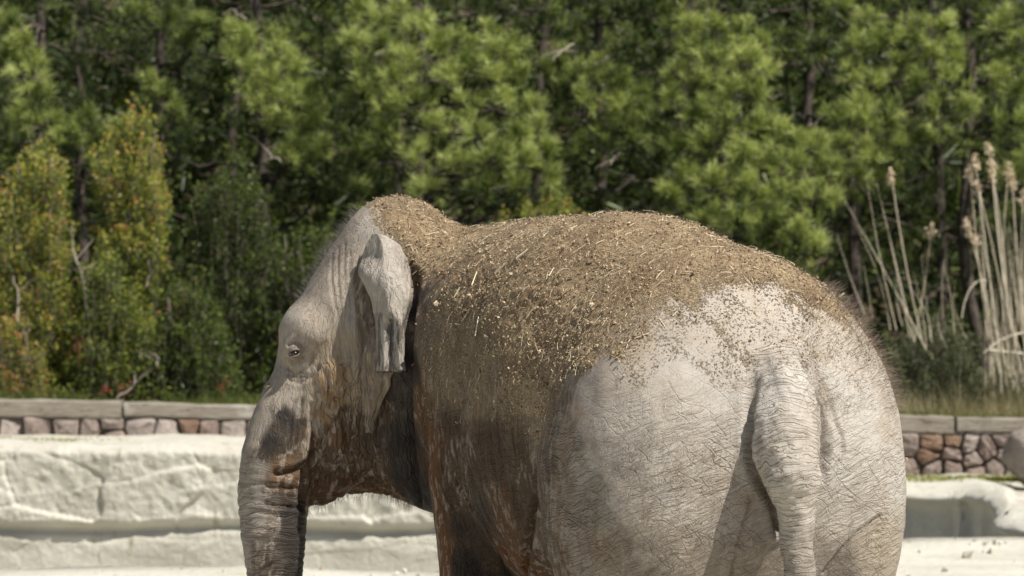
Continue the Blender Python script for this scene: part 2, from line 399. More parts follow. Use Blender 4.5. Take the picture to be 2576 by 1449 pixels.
# mud that lies thick and crumbly on the back
PX, PY = proj(V)
u_ = (V - ORG) @ HD; v_ = (V - ORG) @ LF
def rbf(pts, vals, r0, pw=2.5):
    """smooth blend of values pinned to places on the skin"""
    pts = np.array(pts, float); p3, hit = trace(pts[:, 0], pts[:, 1]); vals = np.array(vals, float)
    if vals.ndim == 1: vals = vals[:, None]
    Vw = V + .022 * np.stack([fbm(V, 11, 301 + i, 3) for i in range(3)], -1)      # stains have ragged outlines
    acc = np.zeros((len(V), vals.shape[1])); w = np.full(len(V), 1e-6); r = r0
    for k in range(len(p3)):
        if not hit[k]: continue
        d2 = ((Vw - p3[k]) ** 2).sum(1)
        ww = 1.0 / (d2 / (r * r) + 0.15) ** pw; acc += ww[:, None] * vals[k]; w += ww
    return acc / w[:, None]
M1 = [(970, 505), (1050, 510), (1000, 550), (1120, 560), (1090, 600), (1150, 640), (1200, 600), (1250, 650), (1180, 720), (1130, 760), (1300, 600), (1350, 650), (1300, 700), (1250, 760), (1400, 600),
      (1400, 700), (1350, 780), (1300, 830), (1450, 620), (1500, 680), (1450, 760), (1400, 850), (1550, 600), (1600, 650), (1550, 740), (1500, 830), (1480, 880), (1650, 600), (1700, 640), (1650, 720),
      (1620, 800), (1560, 870), (1750, 620), (1780, 680), (1720, 720), (1840, 660), (1900, 680), (1950, 680), (1850, 700), (1990, 710), (1400, 900), (1330, 900), (1340, 940), (1250, 690), (1080, 660),
      (2040, 735), (2090, 775)]
M0 = [(880, 570), (900, 620), (850, 680), (800, 760), (900, 545), (880, 900), (1100, 880), (1150, 960), (1250, 950), (1450, 980), (1520, 940), (1600, 920), (1680, 860), (1740, 800), (1800, 760), (1860, 745), (1930, 740), (1990, 790),
      (2060, 860), (2150, 900), (1700, 950), (1600, 1050), (1450, 1100), (1400, 1200), (1250, 1150), (1150, 1150), (1800, 900), (1900, 850), (2100, 830), (1960, 1000), (1200, 870), (1040, 620 + 300), (950, 640), (990, 700), (1050, 740), (1060, 900), (1300, 1100), (2160, 850), (2220, 1000), (1500, 1250), (1600, 1400), (1700, 1200), (1800, 1300), (1850, 1100), (1950, 1150), (2000, 1300), (2100, 1100), (2100, 1300), (2150, 1200), (2200, 1350), (1750, 1050), (1450, 1400), (2100, 1000), (1200, 1400), (1120, 1300), (650, 1100), (1010, 960), (860, 1000)]
mud = rbf(M1 + M0, [1] * len(M1) + [(.36 if a < 1420 and 840 < b < 1130 and a > 1040 else (.24 if 1500 < a < 2180 and b < 930 else 0)) for a, b in M0], 0.09, 1.9)[:, 0]
mud = (mud - .34 * np.clip(noise3(V, 3.6, 201) + .1, 0, 1) * (mud > .5)) * np.clip((V[:, 2] - 1.35) / .3, 0, 1)
far = (NV[:, 1] > 0.15)            # the side turned away is not pinned: mud lies there by height
mud = np.where(far, np.clip((V[:, 2] - 2.12) / 0.3 + 0.3 * NV[:, 2], 0, 1), mud)
crumb = np.clip(mud * 1.6 - .3, 0, 1)
V = V + NV * (crumb * (0.004 + 0.0055 * np.maximum(fbm(V, 45, 50, 2), -.4)))[:, None]
G = (.425, .385, .335); GW = (.462, .43, .388); GM = (.30, .265, .23); GT = (.40, .345, .275); B = (.17, .118, .075); BG = (.25, .195, .145); O = (.235, .118, .05); OB = (.20, .12, .065); D = (.052, .043, .036); DB = (.095, .072, .054); T = (.35, .25, .155)
B2 = (.155, .12, .088); X4 = (.27, .232, .19); X5 = (.36, .32, .272)  # last two: brown lower haunch, with the shade under its curve painted in
C = [((880, 560), G), ((870, 620), G), ((940, 570), G), ((850, 700), G), ((800, 740), G), ((740, 800), GW), ((741, 890), (.13, .11, .09)), ((741, 870), G), ((720, 890), G), ((766, 884), G), ((742, 914), G), ((775, 930), G), ((820, 800), G), ((760, 850), G), ((715, 880), G), ((712, 940), G), ((690, 1000), G), ((660, 1060), G), ((640, 1120), G), ((625, 1180), GM), ((612, 1250), GM), ((612, 1320), GM), ((620, 1400), GM),
     ((790, 850), G), ((830, 870), GT), ((800, 900), GT), ((850, 930), T), ((820, 970), T), ((790, 1000), GT), ((750, 960), G), ((750, 1010), GM), ((870, 1000), T), ((870, 1050), B), ((905, 1000), GT), ((900, 940), GT), ((850, 1090), OB), ((820, 1040), T), ((900, 1150), B), ((950, 1190), B), ((850, 1160), B), ((800, 1080), BG), ((700, 1080), DB),
     ((715, 1045), D), ((762, 1055), DB), ((782, 1100), OB), ((668, 1125), D), ((655, 1145), DB), ((690, 1120), D), ((730, 1060), D), ((740, 1110), DB), ((760, 1140), B), ((700, 1160), OB), ((650, 1170), GM), ((720, 1210), OB), ((790, 1220), OB), ((830, 1225), OB), ((900, 1235), O), ((980, 1235), O), ((720, 1255), DB), ((730, 1300), D), ((735, 1360), D), ((740, 1430), D), ((680, 1260), (.17, .145, .12)), ((680, 1350), (.17, .145, .12)), ((690, 1420), DB), ((650, 1250), GM), ((650, 1330), GM), ((650, 1410), BG),
     ((1000, 1000), D), ((1010, 1100), D), ((1010, 1200), D), ((960, 1100), DB), ((1000, 950), D), ((960, 1000), DB), ((930, 1050), B), ((1040, 1250), D), ((1042, 900), D), ((1045, 700), B), ((1050, 800), DB), ((1040, 760), D), ((1060, 840), DB), ((860, 760), G), ((880, 860), GT), ((890, 800), GM), ((915, 860), BG),
     ((1075, 980), OB), ((1060, 1050), OB), ((1085, 1120), O), ((1080, 1200), O), ((1100, 1280), O), ((1105, 1350), O), ((1110, 1430), O), ((1110, 930), (.185, .14, .10)), ((1120, 1000), (.13, .09, .058)), ((1150, 1060), (.13, .09, .058)), ((1160, 1180), (.185, .14, .10)), ((1150, 1240), (.185, .14, .10)), ((1170, 1130), (.225, .18, .14)), ((1190, 1200), (.13, .09, .058)), ((1170, 1330), DB), ((1180, 1420), D), ((1230, 1420), DB),
     ((1210, 1090), (.13, .09, .058)), ((1230, 1180), (.13, .09, .058)), ((1250, 1260), OB), ((1280, 1340), OB), ((1300, 1420), O), ((1220, 1290), DB), ((1120, 850), T), ((1170, 880), (.225, .18, .14)), ((1220, 930), (.13, .09, .058)), ((1260, 880), (.225, .18, .14)), ((1270, 960), (.185, .14, .10)), ((1200, 1000), (.185, .14, .10)), ((1290, 1040), (.13, .09, .058)), ((1300, 1100), (.13, .09, .058)), ((1270, 1140), (.13, .09, .058)), ((1340, 1040), (.13, .09, .058)), ((1350, 1100), (.185, .14, .10)), ((1310, 1180), (.185, .14, .10)), ((1330, 1250), (.13, .09, .058)), ((1310, 1300), (.13, .09, .058)),
     ((1390, 1080), B2), ((1385, 1000), B2), ((1420, 1000), B2), ((1435, 1050), BG), ((1470, 1180), X5), ((1460, 1380), X4), ((1480, 980), GM), ((1425, 1130), BG), ((1415, 1200), BG), ((1400, 1270), BG), ((1480, 1080), GM), ((1390, 1180), B2), ((1370, 1260), B2), ((1360, 1330), B2), ((1380, 1380), B2), ((1420, 1420), B), ((1480, 1430), X4), ((1460, 1300), X4), ((1520, 1150), (.36, .32, .275)), ((1560, 1080), G), ((1500, 1380), BG), ((1600, 1400), X4), ((1560, 1250), X5), ((1700, 1380), X4), ((1640, 1320), X5), ((1560, 960), G), ((1430, 960), (.20, .165, .13)),
     ((1700, 900), GW), ((1800, 850), GW), ((1900, 780), GW), ((2000, 850), GW), ((1700, 1000), G), ((1750, 1150), G), ((1700, 1250), G), ((1850, 1000), GW), ((1850, 1150), G), ((1820, 1300), X5), ((1780, 1420), X4), ((1900, 1400), X4), ((1500, 1250), X4), ((1940, 1320), GM),
     ((1960, 1000), GW), ((1980, 1100), G), ((1990, 1200), G), ((2000, 1300), G), ((2010, 1400), GM), ((2100, 900), GW), ((2180, 1000), GW), ((2150, 1150), GW), ((2220, 1200), GW), ((2150, 1300), G), ((2200, 1380), GT), ((2100, 1420), GM), ((2240, 1050), G), ((2200, 930), G),
     ((1600, 700), T), ((1300, 700), T), ((1000, 540), T), ((1800, 650), T)]
C = [(a_, (tuple((np.array([.80, .765, .72]) if a_[0] < 930 and c_[0] > .3 else 1) * np.array(c_) * (np.array([.58, .52, .44]) if 1040 < a_[0] < 1345 and a_[1] > 840 else .70 if a_[0] < 1060 and a_[1] > 1000 and c_[0] < .3 else 1)))) for a_, c_ in C]  # flank, neck and leg hide darkened further, putting their shade into the colour
col = rbf([c[0] for c in C], [c[1] for c in C], 0.045)
lowc = np.clip((1.05 - V[:, 2]) / .5, 0, 1)[:, None]
colf = np.array(G) * (1 - lowc) + np.array(BG) * lowc
ff = np.clip((NV[:, 1] - .05) / .3, 0, 1)[:, None] * (dt > .3)[:, None]; col = col * (1 - ff) + colf * ff
me_body = None

# ------------------------------------------------------------------ ear: a folded sheet rooted in the side of the head
def sheet(rows, nu, thick, close=True):
    """rows: (py, px list, forward-offset list); lies on the skin behind it, built as a closed slab"""
    rows_d = []
    for py, xs, offs in rows:
        t = np.linspace(0, 1, nu); xs_ = np.interp(t, np.linspace(0, 1, len(xs)), xs); os_ = np.interp(t, np.linspace(0, 1, len(offs)), offs)
        rows_d.append((np.full(nu, py, float), xs_, os_))
    A = np.array(rows_d)                             # row, 3, nu
    m = 6; idx = np.linspace(0, len(A) - 1, (len(A) - 1) * m + 1); B_ = np.empty((len(idx), 3, nu))
    e = np.concatenate([2 * A[:1] - A[1:2], A, 2 * A[-1:] - A[-2:-1]])
    for k, s_ in enumerate(idx):
        i = min(int(s_), len(A) - 2); t = s_ - i; a, b, d_, f_ = e[i:i + 4]
        B_[k] = 0.5 * (2 * b + (d_ - a) * t + (2 * a - 5 * b + 4 * d_ - f_) * t * t + (3 * b - a - 3 * d_ + f_) * t ** 3)
    return B_
def slab(front, thick):
    r, c, _ = front.shape; du = np.gradient(front, axis=1); dv = np.gradient(front, axis=0); n = nrm(np.cross(du, dv))
    if n[..., 1].mean() > 0: n = -n
    back = front - n * thick
    Vv = np.concatenate([front.reshape(-1, 3), back.reshape(-1, 3)]); K = r * c
    i, j = np.meshgrid(np.arange(r - 1), np.arange(c - 1), indexing='ij'); a = (i * c + j).ravel()
    f = np.stack([a, a + c, a + c + 1, a + 1], -1); g = f[:, ::-1] + K; rim = []
    loop = [(0, j) for j in range(c - 1)] + [(i, c - 1) for i in range(r - 1)] + [(r - 1, j) for j in range(c - 1, 0, -1)] + [(i, 0) for i in range(r - 1, 0, -1)]
    ids = np.array([p_[0] * c + p_[1] for p_ in loop]); nx_ = np.roll(ids, -1); rim = np.stack([ids, nx_, nx_ + K, ids + K], -1)
    return Vv, np.concatenate([f, g, rim])
EY = 12.83                                          # depth of the skin at the ear's root
def arch(n, a, edge=-.02): return list(edge + (a - edge) * np.sin(np.linspace(0, np.pi, n)) ** .7)
def twin(a, b, dip): 
    t = np.linspace(0, 1, 17); y = np.where(t < .56, a * np.sin(np.pi * t / .56) ** .5, b * np.sin(np.pi * (t - .56) / .44) ** .5); y[2:15] = np.maximum(y[2:15], dip); y[9] = dip - .02; return list(y - .012)
rows = [(588, [938, 947, 956], [.035, .055, .035]), (600, [930, 955, 982], [.02, .07, .035]), (620, [920, 962, 1007], [.0, .08, .045]), (650, [908, 965, 1025], [-.03, .085, .05]), (685, [902, 968, 1033], arch(9, .10, -.03)),
        (720, [915, 972, 1035], arch(9, .11, -.01)), (750, [931, 975, 1031], arch(9, .11, .0)), (785, [940, 978, 1024], arch(11, .115, .0)), (820, [944, 980, 1018], twin(.11, .10, .095)),
        (865, [944, 981, 1018], twin(.108, .098, .088)), (905, [944, 981, 1021], twin(.108, .098, .082)), (937, [943, 981, 1025], twin(.11, .10, .075))]
A = sheet(rows, 34, .01)
front = np.stack([P(A[k, 1], A[k, 0], np.interp(A[k, 0], [588, 700, 800, 937], [12.86, 12.80, 12.765, 12.75]) - .035 - A[k, 2] - np.clip(A[k, 1] - 950, 0, 99) / 70 * .085 * np.clip((A[k, 0] - 600) / 150, 0, 1)) for k in range(len(A))])
jj = np.linspace(0, 1, 34)
E1 = slab(front, .011)
rows = [(640, [905, 930, 960], [.0, .02, .01]), (700, [890, 912, 950], [-.03, .035, .02]), (740, [893, 915, 955], [-.01, .03, .02]), (800, [897, 922, 965], [-.02, .025, .02]), (860, [902, 935, 985], [-.02, .03, .03]), (910, [905, 945, 1000], [-.02, .035, .03]),
        (950, [908, 945, 986], [-.01, .035, .03]), (990, [911, 940, 972], [.0, .03, .02]), (1030, [916, 934, 953], [.0, .03, .01]), (1065, [921, 930, 939], [.0, .02, .01]), (1088, [924, 926, 928], [.01, .012, .01])]
A = sheet(rows, 26, .01)
wv = .007 * np.sin(np.array([0, .5, 1.4, 2.6, 3.1, 3.6, 4.9, 6.0, 6.4, 7.5, 8.8, 9.4, 10, 11.4, 12.4, 12.9, 13.9, 15, 15.4, 16.4, 17.6, 18.2, 19, 20, 20.8, 21.5]))
front = np.stack([P(A[k, 1] + 2.5 * np.sin(A[k, 0] / 9.) * (A[k, 0] > 930), A[k, 0], np.interp(A[k, 0], [640, 750, 900, 1088], [12.84, 12.79, 12.755, 12.80]) - np.clip(A[k, 1] - 930, 0, 99) / 60 * .055 - A[k, 2] - wv * min(1, (k + 6) / 20)) for k in range(len(A))])
E2 = slab(front, .012)
EV = np.concatenate([E1[0], E2[0]]); n1 = len(E1[0]); EF = np.concatenate([E1[1], E2[1] + n1])
EV = EV + (.004 * fbm(EV, 11, 70, 2) + .004 * fbm(EV * [1, 1, .25], 45, 72, 2))[:, None] * np.array([0, -1, 0]) + .004 * fbm(EV, 26, 74, 2)[:, None] * np.array([1, 0, .6])
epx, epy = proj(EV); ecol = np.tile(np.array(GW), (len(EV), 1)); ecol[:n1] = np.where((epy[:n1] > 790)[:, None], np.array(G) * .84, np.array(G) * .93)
k2 = np.clip((epy[n1:] - 820) / 120, 0, 1)[:, None]; ecol[n1:] = np.array((.15, .115, .085)) * (1 - k2) + np.array((.27, .215, .155)) * k2  # lower sheet darkened towards its top, painting the shadow of the ear cavity
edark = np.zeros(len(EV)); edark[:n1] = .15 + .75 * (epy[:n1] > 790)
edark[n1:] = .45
ecol[:n1][epy[:n1] > 932] = (.035, .03, .026)  # bottom rim coloured dark, painted shade for the hollow ends
nb = len(V)
q_ = lambda a, b: np.concatenate([a, b])
z = np.zeros(len(EV))
# soft veins and wrinkles on the ear come from the skin material
SK = {'col': q_(col, ecol), 'mud': q_(mud, z), 'fold': q_(DARKF, z), 'wtrunk': q_(wtrunk, z), 'wtail': q_(wtail, z), 'wneck': q_(np.maximum(wneck, wfl * .8), z + .5), 'along': q_(np.where(wtail > 0, sl, st), z), 'smudge': q_(z[:1].repeat(nb), edark)}
wr = np.clip(reg(W(0.1, .4, 1.35), (.85, .85, .75), .5), 0, 1); SK['wrump'] = q_(wr, z)
shead = np.clip(1 - (V[:, 0] + .32) / .12, 0, 1) * (V[:, 1] > 12.3); SK['whead'] = q_(shead, z + 1)
# ------------------------------------------------------------------ skin material
s = N('elephant_skin', 0.86, 0.25); p = s.pos(); col = s.attr('col', 'Vector')
wt, wl_, wn_, wrp, mudA, foldA, sm, whd = [s.attr(k) for k in ('wtrunk', 'wtail', 'wneck', 'wrump', 'mud', 'fold', 'smudge', 'whead')]
warp = s.vscale(s.vadd(s.noisec(p, 6, 2), (.5, .5, .5), 'SUBTRACT'), 0.07); pw = s.vadd(p, warp)
warp2 = s.vscale(s.vadd(s.noisec(p, 28, 2), (.5, .5, .5), 'SUBTRACT'), 0.012); pw = s.vadd(pw, warp2)
def crack(v, scale, w0, w1): return s.ss(s.vor(v, scale, 'DISTANCE_TO_EDGE'), w0, w1, 1.0, 0.0)
# rump and side: fine folds rising to the rear, crossed by long creases
rA = s.map(pw, (1, 1, 1), (0, R(27), 0)); rB = s.map(pw, (1, 1, 1), (0, R(-38), 0)); rC = s.map(pw, (1, 1, 1), (0, R(70), 0))
def lines(v, sc3, scale, w, det=2): return s.ss(s.ma('ABSOLUTE', s.ma('SUBTRACT', s.noise(s.map(v, sc3), scale, det, .5), .5)), 0, w, 1, 0)
zc = s.nd('SeparateXYZ', 2, None, Vector=p)
wz = s.ss(s.ma('ADD', zc, s.ma('MULTIPLY', s.noise(p, 2.5, 2), .4)), 2.05, 1.55, .12, 1)
f1 = lines(rA, (.15, .15, 1.0), 46, .055); f2 = lines(rA, (.2, .2, 1.0), 95, .09); f3 = lines(rC, (.2, .2, 1.0), 62, .05)
l1 = lines(rB, (.20, .20, 1.0), 17, .016); l2 = crack(s.map(rB, (.5, .5, 1.1)), 15, 0, .028)
fine = s.noise(s.map(rA, (.35, .35, 1.6)), 60, 3, .6)
fine2 = s.noise(pw, 150, 3, .65)
ru = s.ma('MULTIPLY', s.ma('ADD', s.ma('ADD', s.ma('MULTIPLY', f1, .50), s.ma('MULTIPLY', f2, .22)), s.ma('ADD', s.ma('MULTIPLY', l1, .75), s.ma('ADD', s.ma('MULTIPLY', l2, .22), s.ma('MULTIPLY', f3, .26)))), wz)
# trunk and tail: rings
al = s.attr('along'); wob = s.ma('ADD', s.ma('MULTIPLY', s.noise(p, 9, 2), .07), s.ma('MULTIPLY', s.noise(p, 40, 2), .012))
rg = lambda per: s.ma('ABSOLUTE', s.ma('SUBTRACT', s.ma('FRACT', s.ma('DIVIDE', s.ma('ADD', al, wob), per)), .5))
cT = s.ma('ADD', s.ss(rg(.021), .0, .13, 1, 0), s.ma('MULTIPLY', s.ss(rg(.0117), .0, .2, 1, 0), .5))
cT = s.ma('ADD', s.ma('MULTIPLY', cT, s.mr(s.noise(p, 15, 2), .35, .6, .25, 1)), s.ma('MULTIPLY', crack(s.map(pw, (1, 1, .7)), 34, 0, .08), .16))
cT = s.ma('MULTIPLY', cT, .68)
# neck, cheek: hanging lines
cN = s.ma('ADD', s.ss(s.noise(s.map(pw, (1, 1, .11)), 42, 3, .6), .40, .50, 1, 0), s.ma('MULTIPLY', crack(s.map(pw, (1, 1, .16)), 30, 0, .10), .8))
cN = s.ma('MULTIPLY', cN, s.mr(s.noise(s.map(p, (1, 1, .4)), 5, 2), .35, .6, .35, 1))
# head: faint fine crackle
cH = s.ma('MULTIPLY', s.ma('ADD', s.ma('MULTIPLY', crack(s.map(pw, (1, 1, .4)), 60, 0, .10), .35), lines(pw, (1, 1, .14), 40, .04)), .30)
ring = s.ma('MAXIMUM', wt, wl_)
inv = lambda a: s.ma('SUBTRACT', 1.0, a, clamp=True)
patchy = s.mr(s.noise(p, 4.5, 3), .34, .62, .35, 1.0)
body = s.ma('MULTIPLY', ru, s.ma('MULTIPLY', s.ma('MULTIPLY', s.mr(wrp, 0, 1, .8, 1), patchy), inv(whd)))
cr = s.ma('ADD', s.ma('MULTIPLY', body, inv(s.ma('MAXIMUM', ring, wn_))), s.ma('ADD', s.ma('MULTIPLY', cT, ring), s.ma('ADD', s.ma('MULTIPLY', cN, s.ma('MULTIPLY', wn_, inv(ring))), s.ma('MULTIPLY', cH, s.ma('MULTIPLY', whd, inv(s.ma('MAXIMUM', ring, wn_)))))))
# colour: blotches of dust, dirt lying in the cracks
n1 = s.noise(p, 3.2, 4, .6); n2 = s.noise(pw, 22, 4, .65); n3 = s.noise(s.map(p, (1, 1, .35)), 13, 4, .6)
c = s.mix(s.mr(n2, .3, .7, 0, .30), col, s.mix(1.0, col, (.66, .60, .55), 'MULTIPLY'))
c = s.mix(s.mr(n1, .45, .7, 0, .35), c, s.mix(1.0, c, (1.12, 1.09, 1.05), 'MULTIPLY'))
lum = s.nd('RGBToBW', 0, None, Color=col)
dk = s.ss(lum, .10, .30, 1, 0)                        # stained and shade-darkened hide: pale dust flakes stay on the ridges
flk = s.ma('MULTIPLY', s.ss(s.noise(s.map(s.map(pw, (1, 1, 1), (0, R(-12), 0)), (1.0, 1.0, .30)), 30, 5, .65), .505, .60), s.ma('MULTIPLY', s.ss(lum, .045, .075, 0, 1), s.ss(lum, .24, .32, 1, 0)))
c = s.mix(s.ma('MULTIPLY', flk, .70), c, (.34, .29, .24))
c = s.mix(s.ma('MULTIPLY', s.ss(n3, .5, .68), s.ma('MULTIPLY', dk, .6)), c, s.mix(1.0, c, (.45, .4, .38), 'MULTIPLY'))
c = s.mix(s.ma('MULTIPLY', s.ss(s.noise(s.map(p, (1, 1, .5)), 24, 4, .7), .47, .58), sm), c, (.10, .09, .08))
c = s.mix(s.ma('MULTIPLY', s.ss(s.noise(s.map(p, (1, 1, .6)), 7, 5, .7), .50, .68), .42), c, s.mix(1.0, c, (.70, .60, .50), 'MULTIPLY'))
cl = s.ma('MINIMUM', cr, 1.0)
c = s.mix(s.ma('MULTIPLY', cl, .42), c, s.mix(1.0, c, (.40, .33, .27), 'MULTIPLY'))
c = s.mix(s.ma('MULTIPLY', foldA, .6), c, s.mix(1.0, c, (.45, .36, .30), 'MULTIPLY'))
c = s.mix(s.ma('MULTIPLY', s.ss(mudA, .06, .5), .62), c, (.35, .265, .17))
# mud, with ragged edge, crumbs and old dry grass in it
m1_ = s.noise(s.map(s.map(pw, (1, 1, 1), (0, R(-62), 0)), (.35, .6, 1.0)), 11, 5, .7)
me_ = s.ma('ADD', mudA, s.ma('ADD', s.ma('MULTIPLY', s.ma('SUBTRACT', m1_, .5), 2.2), s.ma('MULTIPLY', s.ma('SUBTRACT', s.noise(p, 105, 4, .75), .5), 3.2)))
mm = s.ma('MULTIPLY', s.ss(me_, .40, .70), s.ss(mudA, .10, .24))
g1 = s.noise(p, 75, 4, .75); g2 = s.vor(s.map(p, (1, 1, 1.6), (0, R(30), 0)), 120); g3 = s.noise(s.map(p, (.5, .5, 1.3), (0, R(-20), 0)), 110, 3, .7)
mc = s.mix(s.mr(g1, .3, .7), (.20, .14, .08), (.50, .38, .235)); mc = s.mix(s.ss(g3, .58, .68), mc, (.58, .47, .30)); mc = s.mix(s.ss(s.noise(p, 150, 2, .7), .60, .68), mc, (.085, .06, .04))
mc = s.mix(s.mr(s.noise(p, 4, 4, .65), .42, .62, 0, .75), mc, s.mix(1.0, mc, (.62, .56, .52), 'MULTIPLY'))
c = s.mix(mm, c, mc)
sp = s.ma('MULTIPLY', s.ss(s.noise(p, 95, 2, .6), .64, .68), s.ss(mudA, .10, .35)); c = s.mix(sp, c, (.12, .075, .045))
h = s.ma('SUBTRACT', s.ma('MULTIPLY', fine2, .12), s.ma('MULTIPLY', cr, .8)); an1 = s.noise(s.map(rA, (.16, .16, 1.0)), 55, 4, .65); an2 = s.noise(s.map(pw, (1, 1, .16)), 44, 3, .6)
h = s.ma('ADD', h, s.ma('ADD', s.ma('MULTIPLY', s.ma('MULTIPLY', an1, wz), s.ma('MULTIPLY', inv(s.ma('MAXIMUM', ring, whd)), 2.9)), s.ma('MULTIPLY', s.ma('MULTIPLY', an2, s.ma('MAXIMUM', wn_, s.ma('MULTIPLY', whd, .3))), s.ma('MULTIPLY', inv(ring), 1.5))))
hm = s.ma('ADD', s.ma('MULTIPLY', g1, 1.15), s.ma('MULTIPLY', s.noise(p, 180, 2, .7), .5))
hh = s.nd('Mix', 0, {'data_type': 'FLOAT'}, _0=mm, _2=h, _3=s.ma('ADD', hm, .4))
nr = s.bump(hh, .0095, 1.0)
wet = s.ss(lum, .045, .12, .62, .88)
skin = s.done(c, nr, wet)

body_me = mesh_np('elephant_hide', q_(V, EV) - W(.8, 0, 0), [F, EF + nb], skin, True, SK)
elephant = link('elephant', body_me, None, W(.8, 0, 0))
tag(elephant, 'elephant standing in profile, mud and straw on its back, grey tail hanging', 'elephant')

# eye
s = N('eye_dark', .12, .6); eyem = s.done((.012, .008, .006))
eb = Bag(); th, ph = np.meshgrid(np.linspace(0, math.pi, 13), np.linspace(0, 2 * math.pi, 20, endpoint=False), indexing='ij')
sv = np.stack([np.sin(th) * np.cos(ph), np.sin(th) * np.sin(ph), np.cos(th)], -1).reshape(-1, 3)
ec, _ = trace([741], [889]); ec = ec[0] + np.array([0, .0, 0])
eb.add(sv * np.array([.021, .020, .0135]) + ec + np.array([0, -.007, 0]), grid_faces(13, 20)); eb.build('eye', eyem, elephant)
lid = s = N('eyelid', .85); lm = s.done((.20, .16, .125), s.bump(s.noise(s.pos(), 150, 3), .003))
lb = Bag(); t = np.linspace(0, math.pi, 12)
for rr, up, th_ in ((.023, .72, .0055), (.022, -.66, .004)):
    pts = np.stack([ec[0] - rr * np.cos(t) * 1.15, ec[1] - .020 + .018 * (np.cos(t)) ** 2, ec[2] + .001 + rr * up * np.sin(t) - .006 * np.cos(t)], -1); tube(lb, pts, th_ * np.sin(t * .9 + .15) + .001, 7)
lb.build('eyelid', lm, elephant)

# ------------------------------------------------------------------ hair, crumbs, straw
def hairs(bag, root, dirs, length, width, droop=.3):
    """each hair is a thin bent three-sided spike"""
    n = len(root); side = nrm(np.cross(dirs, rng.normal(size=(n, 3)))); up2 = np.cross(dirs, side)
    L = length[:, None]; mid = root + dirs * L * .5; tip = root + nrm(dirs + np.array([0, 0, -droop])) * L + side * L * .12
    w = width
    V_ = np.stack([root + side * w, root - side * w * .5 + up2 * w * .8, root - side * w * .5 - up2 * w * .8, mid + side * w * .6, mid - side * w * .3 + up2 * w * .5, mid - side * w * .3 - up2 * w * .5, tip], 1)
    b = np.arange(n)[:, None, None] * 7
    f3 = np.array([[3, 4, 6], [4, 5, 6], [5, 3, 6]])[None] + b; f4 = np.array([[0, 1, 4, 3], [1, 2, 5, 4], [2, 0, 3, 5]])[None] + b
    T_ = np.repeat(rng.random(n), 7); k = bag.n
    bag.add(V_.reshape(-1, 3), f3.reshape(-1, 3), T_); bag.F4.append(f4.reshape(-1, 4) + k)
def pick(w, n):
    w = np.maximum(w, 0) ** 1.0; i = rng.choice(len(w), n, p=w / w.sum()); return V[i] + rng.normal(size=(n, 3)) * .004, NV[i]
hb = Bag()
X, Y, Z = V.T
wh = reg(P(860, 600, 13.1), (.18, .35, .22), .4) * (X < -.70) * 1.0 + reg(P(780, 720, 13.1), (.13, .22, .14), .4) * .5
hh_ = Bag(); r_, n_ = pick(wh, 750); hairs(hh_, r_, nrm(n_ + rng.normal(size=n_.shape) * .35 + [-.1, 0, .25]), rng.uniform(.025, .075, 750), .0006)
wb = ((Z > 2.15) & (X > -.6)) * np.clip(NV[:, 2], 0, 1) + reg(W(0, -.5, 2.0), (.6, .6, .5), .4) * .5
r_, n_ = pick(wb, 5200); hairs(hb, r_, nrm(n_ + rng.normal(size=n_.shape) * .45), rng.uniform(.012, .035, 5200), .0005)
wc = ((X > 1.0) & (Z > 1.62) & (Z < 2.1) & (NV[:, 0] > .45)) * 1.0
r_, n_ = pick(wc, 5000); hairs(hb, r_, nrm(n_ + rng.normal(size=n_.shape) * .35 + [0, 0, .1]), rng.uniform(.02, .085, 5000), .0006)
s = N('hair_brown', .6, .3); hm_ = s.done(s.mix(s.attr('tint'), (.10, .07, .05), (.34, .27, .21)))
o = hb.build('back_hair', hm_, elephant); o['kind'] = 'stuff'
hb = Bag(); wj = ((Z < 1.30) & (Z > 1.1) & (X > -.95) & (X < -.45) & (Y > 12.5) & (NV[:, 2] < -.2)) * 1.0
r_, n_ = pick(wj, 1300); hairs(hb, r_, nrm(n_ * .6 + rng.normal(size=n_.shape) * .3 + [0, 0, -.8]), rng.uniform(.02, .06, 1300), .0006)
wj = ((Z < 1.9) & (X < .1) & (X > -.4) & (Y > 12) & (Y < 13) & (np.abs(NV[:, 0]) > .5)) * 1.0
r_, n_ = pick(wj, 1500); hairs(hb, r_, nrm(n_ + rng.normal(size=n_.shape) * .4 + [0, 0, -.3]), rng.uniform(.015, .035, 1500), .0005)
s = N('hair_dark', .6, .3); hm2 = s.done(s.mix(s.attr('tint'), (.03, .02, .015), (.12, .075, .045)))
s = N('hair_grey', .6, .3); hm3 = s.done(s.mix(s.attr('tint'), (.05, .045, .045), (.20, .18, .17))); hh_.build('forehead_hair', hm3, elephant)['kind'] = 'stuff'
o = hb.build('chin_hair', hm2, elephant); o['kind'] = 'stuff'
hb = Bag(); r0 = P(2008, 1890, 10.62); r_ = r0 + rng.normal(size=(300, 3)) * [.02, .02, .04]
hairs(hb, r_, nrm(rng.normal(size=(300, 3)) * .2 + [0, 0, -1]), rng.uniform(.15, .28, 300), .0015); hb.build('tail_hair', hm2, elephant)['kind'] = 'stuff'

